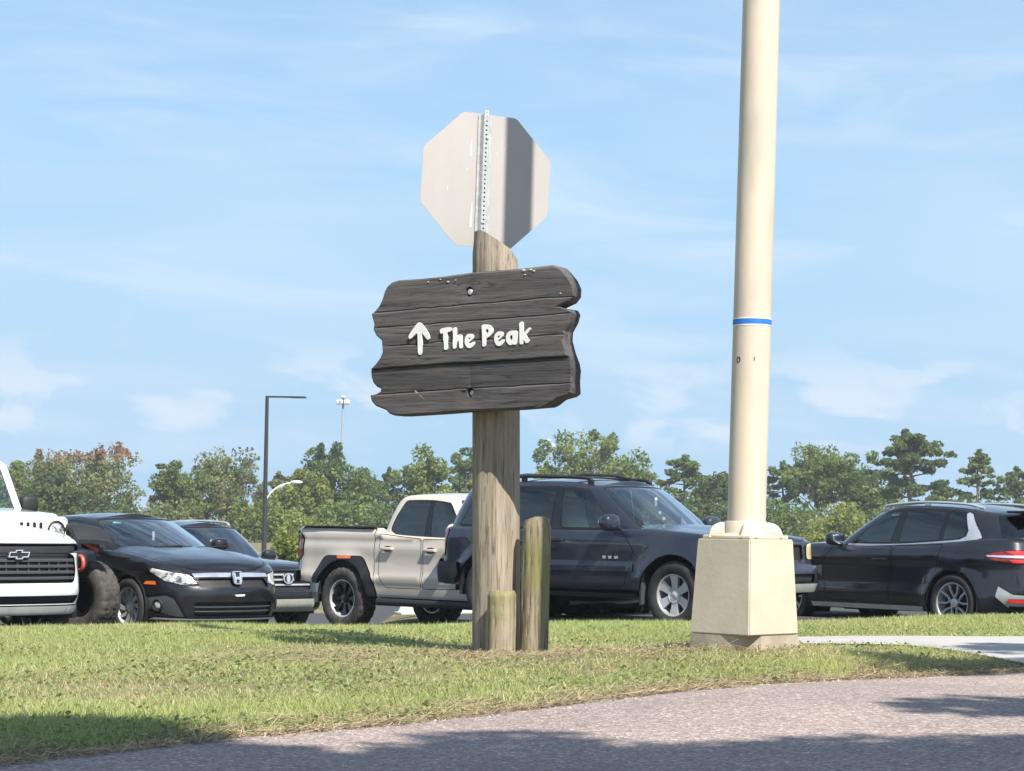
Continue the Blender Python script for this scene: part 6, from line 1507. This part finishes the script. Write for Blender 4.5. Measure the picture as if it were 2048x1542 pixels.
shade_tree('shade_tree', 'shade tree beside the road right of the frame', (7.2, 5.0, float(gz(7.2, 5.0))), SH_B, 42)

# ------------------------------------------------------------------ grass
def val_noise(x, y, s, seed):
    rg = np.random.default_rng(seed); T = rg.uniform(size=(64, 64)); u, v = x * s, y * s; i, j = np.floor(u).astype(int), np.floor(v).astype(int); a, b = u - i, v - j
    a = a * a * (3 - 2 * a); b = b * b * (3 - 2 * b); g = lambda p, q: T[p % 64, q % 64]
    return (g(i, j) * (1 - a) + g(i + 1, j) * a) * (1 - b) + (g(i, j + 1) * (1 - a) + g(i + 1, j + 1) * a) * b
def path_mask(x, y):
    k = smooth_pts(KERB[:8], 40); xs = np.array([p[0] for p in k]); ys = np.array([p[1] for p in k])
    front = np.interp(x, xs, ys, left=99)
    front = np.where(x > xs[-1], 9.0, front)
    return (y > front - .02) & (y < 12.86) & (x > 1.15)
def build_grass():
    rg = np.random.default_rng(3); N = 1150000
    y = 5.0 + (18.2 - 5.0) * rg.uniform(size=N) ** .80; hw = .262 * y + .35; x = rg.uniform(-1, 1, N); x = np.where(np.abs(x) < .84, x / .84 * hw, np.sign(x) * (hw + (np.abs(x) - .84) / .16 * 1.6))
    d = y - road_y(x); edge = .02 + .16 * val_noise(x, y, 3.1, 5) + .05 * rg.uniform(size=N)
    keep = (d > edge) & ~path_mask(x, y)
    n1 = val_noise(x, y, .9, 1) * .6 + val_noise(x, y, 2.7, 2) * .4; n2 = val_noise(x, y, 5.5, 7)
    bare = np.exp(-((x + .1) / .85) ** 2 - ((y - 11.2) / .75) ** 2) * .85 + .75 * np.exp(-((x - .75) / .8) ** 2 - ((y - 10.6) / .9) ** 2) + .85 * np.exp(-(d / .30) ** 2) + .5 * np.exp(-((x + 1.7) / .8) ** 2 - ((y - 9.6) / 1.2) ** 2) + .45 * np.exp(-((x - .3) / 1.2) ** 2 - ((y - 8.6) / .5) ** 2)
    bare = bare * (.45 + 1.1 * val_noise(x, y, 2.1, 17))
    dens_ = np.clip(.60 + .9 * (n1 - .45) - bare * .45 + .5 * (n2 - .5), .07, 1)
    keep &= rg.uniform(size=N) < dens_
    keep &= ~((np.hypot(x + .08, y - 11.76) < .14) | (np.hypot(x - .127, y - 11.6) < .085) | (np.hypot(x + .055, y - 11.5) < .085) | (np.abs(x - 1.112) + np.abs(y - 10.0) < .262))
    x, y, d, n1, n2, bare = (a[keep] for a in (x, y, d, n1, n2, bare)); n = len(x)
    z = gz(x, y) - .004
    h = rg.gamma(5, .0045, n) * (.55 + .9 * n1) * (1 - .45 * np.clip(bare, 0, 1)); h = np.clip(h, .010, .055)
    tuft = rg.uniform(size=n) > .994; h = np.where(tuft, h * 1.35, h)
    az = rg.uniform(0, 2 * np.pi, n); ln = h * rg.uniform(.15, .95, n); w = rg.uniform(.0013, .0030, n) * (1 + .05 * np.clip(y - 9, 0, 9))
    dx, dy = np.cos(az), np.sin(az); px, py = -dy, dx
    wa = rg.uniform(0, 2 * np.pi, n); wx, wy = np.cos(wa) * w, np.sin(wa) * w
    B0 = np.stack([x - wx, y - wy, z], 1); B1 = np.stack([x + wx, y + wy, z], 1)
    m = np.stack([x + dx * ln * .35, y + dy * ln * .35, z + h * .62], 1); W = np.stack([wx, wy, np.zeros(n)], 1) * .75
    T = np.stack([x + dx * ln, y + dy * ln, z + h * rg.uniform(.75, 1.05, n)], 1)
    Q = np.stack([B0, B1, T], 1)
    dry = np.clip(.11 + .85 * bare + 1.0 * (.5 - n1) + .45 * (n2 - .5) + rg.normal(0, .20, n), 0, 1)
    far = np.clip((y - 13) / 3, 0, 1); dry *= (1 - .35 * far)
    green = np.array((.32, .385, .125)) + np.array((.22, .19, .10)) * rg.uniform(size=(n, 1)) + np.array((-.03, -.02, .0)) * (n2[:, None] > .62)
    straw = np.array((.70, .60, .37)) * rg.uniform(.7, 1.2, (n, 1)); brown = np.array((.28, .21, .12)) * rg.uniform(.6, 1.2, (n, 1))
    s = (rg.uniform(size=n) < dry * .72)[:, None]; br = (rg.uniform(size=n) < .22 * dry)[:, None]
    col = np.where(s, straw, green); col = np.where(br, brown, col)
    o = face_mesh('grass', Q, np.clip(col, .01, .9), 'grass'); tag(o, 'short patchy green and straw lawn grass on the verge', 'grass', kind='stuff')
    # broad weed leaves among the grass
    k = 48000; y = 5.2 + 9.5 * rg.uniform(size=k) ** .9; x = rg.uniform(-1, 1, k) * (.26 * y + .3); d = y - road_y(x)
    ok = (d > .12) & ~path_mask(x, y) & (rg.uniform(size=k) < .15 + .9 * (val_noise(x, y, 1.3, 12) > .52)) & ~((np.hypot(x + .02, y - 11.6) < .30) | (np.abs(x - 1.112) + np.abs(y - 10.0) < .30))
    x, y = x[ok], y[ok]; k = len(x); z = gz(x, y) + rg.uniform(.006, .035, k); P = np.stack([x, y, z], 1)
    a = rg.uniform(0, 2 * np.pi, k); l = rg.uniform(.005, .0125, k); A = np.stack([np.cos(a) * l, np.sin(a) * l, rg.uniform(-.3, .8, k) * l], 1); Bv = np.stack([-np.sin(a) * l * .6, np.cos(a) * l * .6, rg.normal(0, .3, k) * l], 1)
    Q = np.stack([P - A, P - A * .2 + Bv, P + A * .6 + Bv * .7, P + A, P + A * .5 - Bv * .8, P - A * .3 - Bv], 1)
    col = np.array((.20, .26, .095)) + np.array((.13, .12, .07)) * rg.uniform(size=(k, 1)); yel = (rg.uniform(size=k) < .12)[:, None]; col = np.where(yel, np.array((.33, .30, .09)), col)
    o = face_mesh('weeds', Q, col, 'grass'); tag(o, 'low round leaved weeds among the grass', 'weeds', kind='stuff')
    # dry clippings and fallen bits, thickest along the road and round the posts
    k = 26000; x = rg.uniform(-2.6, 3.2, k); y = road_y(x) + np.abs(rg.normal(0, .30, k)) - .10 * rg.uniform(size=k)
    m2 = 22000; x = np.concatenate([x, rg.normal(.0, .75, m2), rg.normal(1.0, .8, 9000)]); y = np.concatenate([y, rg.normal(11.15, .50, m2), rg.normal(10.6, .8, 9000)]); k = len(x)
    ok = (val_noise(x, y, 4.3, 31) > .34) & (y > 4.8) & ~path_mask(x, y) & ~((np.hypot(x + .08, y - 11.76) < .13)); x, y = x[ok], y[ok]; k = len(x)
    z = gz(x, y) + .004 + .03 * (y < road_y(x) + .02) + rg.uniform(0, .018, k); a = rg.uniform(0, np.pi, k); l = rg.gamma(3, .008, k); w = rg.uniform(.0012, .003, k); t = rg.normal(0, .25, k)
    P = np.stack([x, y, z], 1); A = np.stack([np.cos(a) * l, np.sin(a) * l, t * l], 1); Bv = np.stack([-np.sin(a) * w, np.cos(a) * w, w * .4], 1)
    Q = np.stack([P - A - Bv, P + A - Bv * .4, P + A + Bv * .4, P - A + Bv], 1)
    col = np.array((.50, .41, .26)) * rg.uniform(.35, 1.3, (k, 1)) + np.array((.03, .0, -.01)) * rg.uniform(-1, 1, (k, 1))
    o = face_mesh('dry_clippings', Q, np.clip(col, .02, .9), 'grass'); tag(o, 'dry straw clippings along the road edge and round the posts', 'clippings', kind='stuff')
    # pebbles loosened from the road edge
    k = 2600; x = rg.uniform(-2.3, 3, k); y = road_y(x) + rg.normal(-.02, .13, k); ok = y > 4.9; x, y = x[ok], y[ok]; k = len(x); z = gz(x, y) + .03 * (y < road_y(x)) + .002
    s = rg.gamma(3, .0013, k); big = rg.uniform(size=k) > .997; s = np.where(big, .013, s)
    oc = np.array([(1, 0, 0), (0, 1, 0), (-1, 0, 0), (0, -1, 0), (0, 0, .8), (0, 0, -.5)]); fa = np.array([(0, 1, 4), (1, 2, 4), (2, 3, 4), (3, 0, 4), (1, 0, 5), (2, 1, 5), (3, 2, 5), (0, 3, 5)])
    V = np.stack([x, y, z], 1)[:, None, :] + oc[None] * s[:, None, None] * rg.uniform(.7, 1.3, (k, 6, 1)); Q = V[:, fa].reshape(-1, 3, 3)
    col = np.repeat(np.array((.42, .36, .31)) * rg.uniform(.5, 1.25, (k, 1)), 8, 0); o = face_mesh('pebbles', Q, np.clip(col, .05, .8), 'stone'); tag(o, 'loose pale pebbles along the road edge', 'pebbles', kind='stuff')
M['stone'] = attr_mat('pebble', .9, 0.)
build_grass()

# ------------------------------------------------------------------ parked vehicles
def place(root, local, world, head, scale=1., z=0., label='', cat='', group=None):
    a = R(head); c, s = math.cos(a), math.sin(a); lx, ly = local[0] * scale, local[1] * scale
    root.location = (world[0] - (lx * c - ly * s), world[1] - (lx * s + ly * c), z); root.rotation_euler = (0, 0, a); root.scale = (scale,) * 3
    tag(root, label, cat, group); return root
G_ = 'cars parked in the lot'
place(suv_rack(), (1.48, -.81), (2.0, 25.0), -41, 1.05, .24, 'dark blue sport utility vehicle with roof rack and silver six spoke wheels', 'suv', G_)
place(beige_pickup(), (-1.59, -.82), (-2.37, 30.7), -44, 1.1, -.10, 'beige pickup truck with black wheel flares behind the sign post', 'pickup truck', G_)
place(sedan(), (1.375, -.79), (-4.70, 26.2), -47, 1.09, .02, 'black sedan with chrome grille bar facing right', 'car', G_)
place(crossover(), (-1.365, .82), (5.66, 26.6), 127, 1.02, .18, 'black crossover with red tail light cut off by the right edge', 'suv', G_)
place(rear_suv(), (2.36, 0), (-3.64, 34.2), -45, 1.03, -.32, 'dark sport utility vehicle with silver roof rails behind the sedan', 'suv', G_)
place(white_pickup(), (2.62, 0), (-5.33, 22.7), -45, 1.08, .01, 'white pickup truck front with black grille at the left edge', 'pickup truck', G_)
place(off_roader(), (1.45, 1.21), (-5.17, 26.4), -48, 1.06, .01, 'white off-roader with mud tyres behind the white pickup', 'off-roader', G_)
for X, Y, a, lab in ((-1.15, 34.2, 40, 'white concrete wheel stop on the asphalt under the beige pickup'), (.95, 30.5, 40, 'white concrete wheel stop under the dark blue vehicle'), (3.85, 23.4, 30, 'low white wheel stop before the black crossover')):
    b = MB(); b.rbox((0, 0, .07), (1.7, .16, .14), .03, 3, None, .9); b.rbox((0, 0, .02), (1.72, .19, .05), .01); o = b.obj('wheel_stop', 'stop_concrete'); o.location = (X, Y, float(gz(X, Y)) + .008); o.rotation_euler = (0, 0, R(a)); tag(o, lab, 'wheel stop', 'wheel stops in the lot')

# ------------------------------------------------------------------ light summer haze
hb = MB(); hb.box((0, 230, 16), (640, 540, 40)); hz_ = hb.obj('haze', 'ground', smooth=False); tag(hz_, 'thin summer haze over the lot and trees', 'haze', kind='stuff')
def haze_mat():
    m, nt, p, N, L = new_mat('summer haze'); nt.nodes.remove(p); v = N('ShaderNodeVolumePrincipled'); v.inputs['Density'].default_value = .0005; v.inputs['Color'].default_value = (.93, .96, 1, 1); v.inputs['Anisotropy'].default_value = .2
    L(v.outputs[0], nt.nodes['Material Output'].inputs['Volume']); return m
hz_.data.materials[0] = haze_mat()
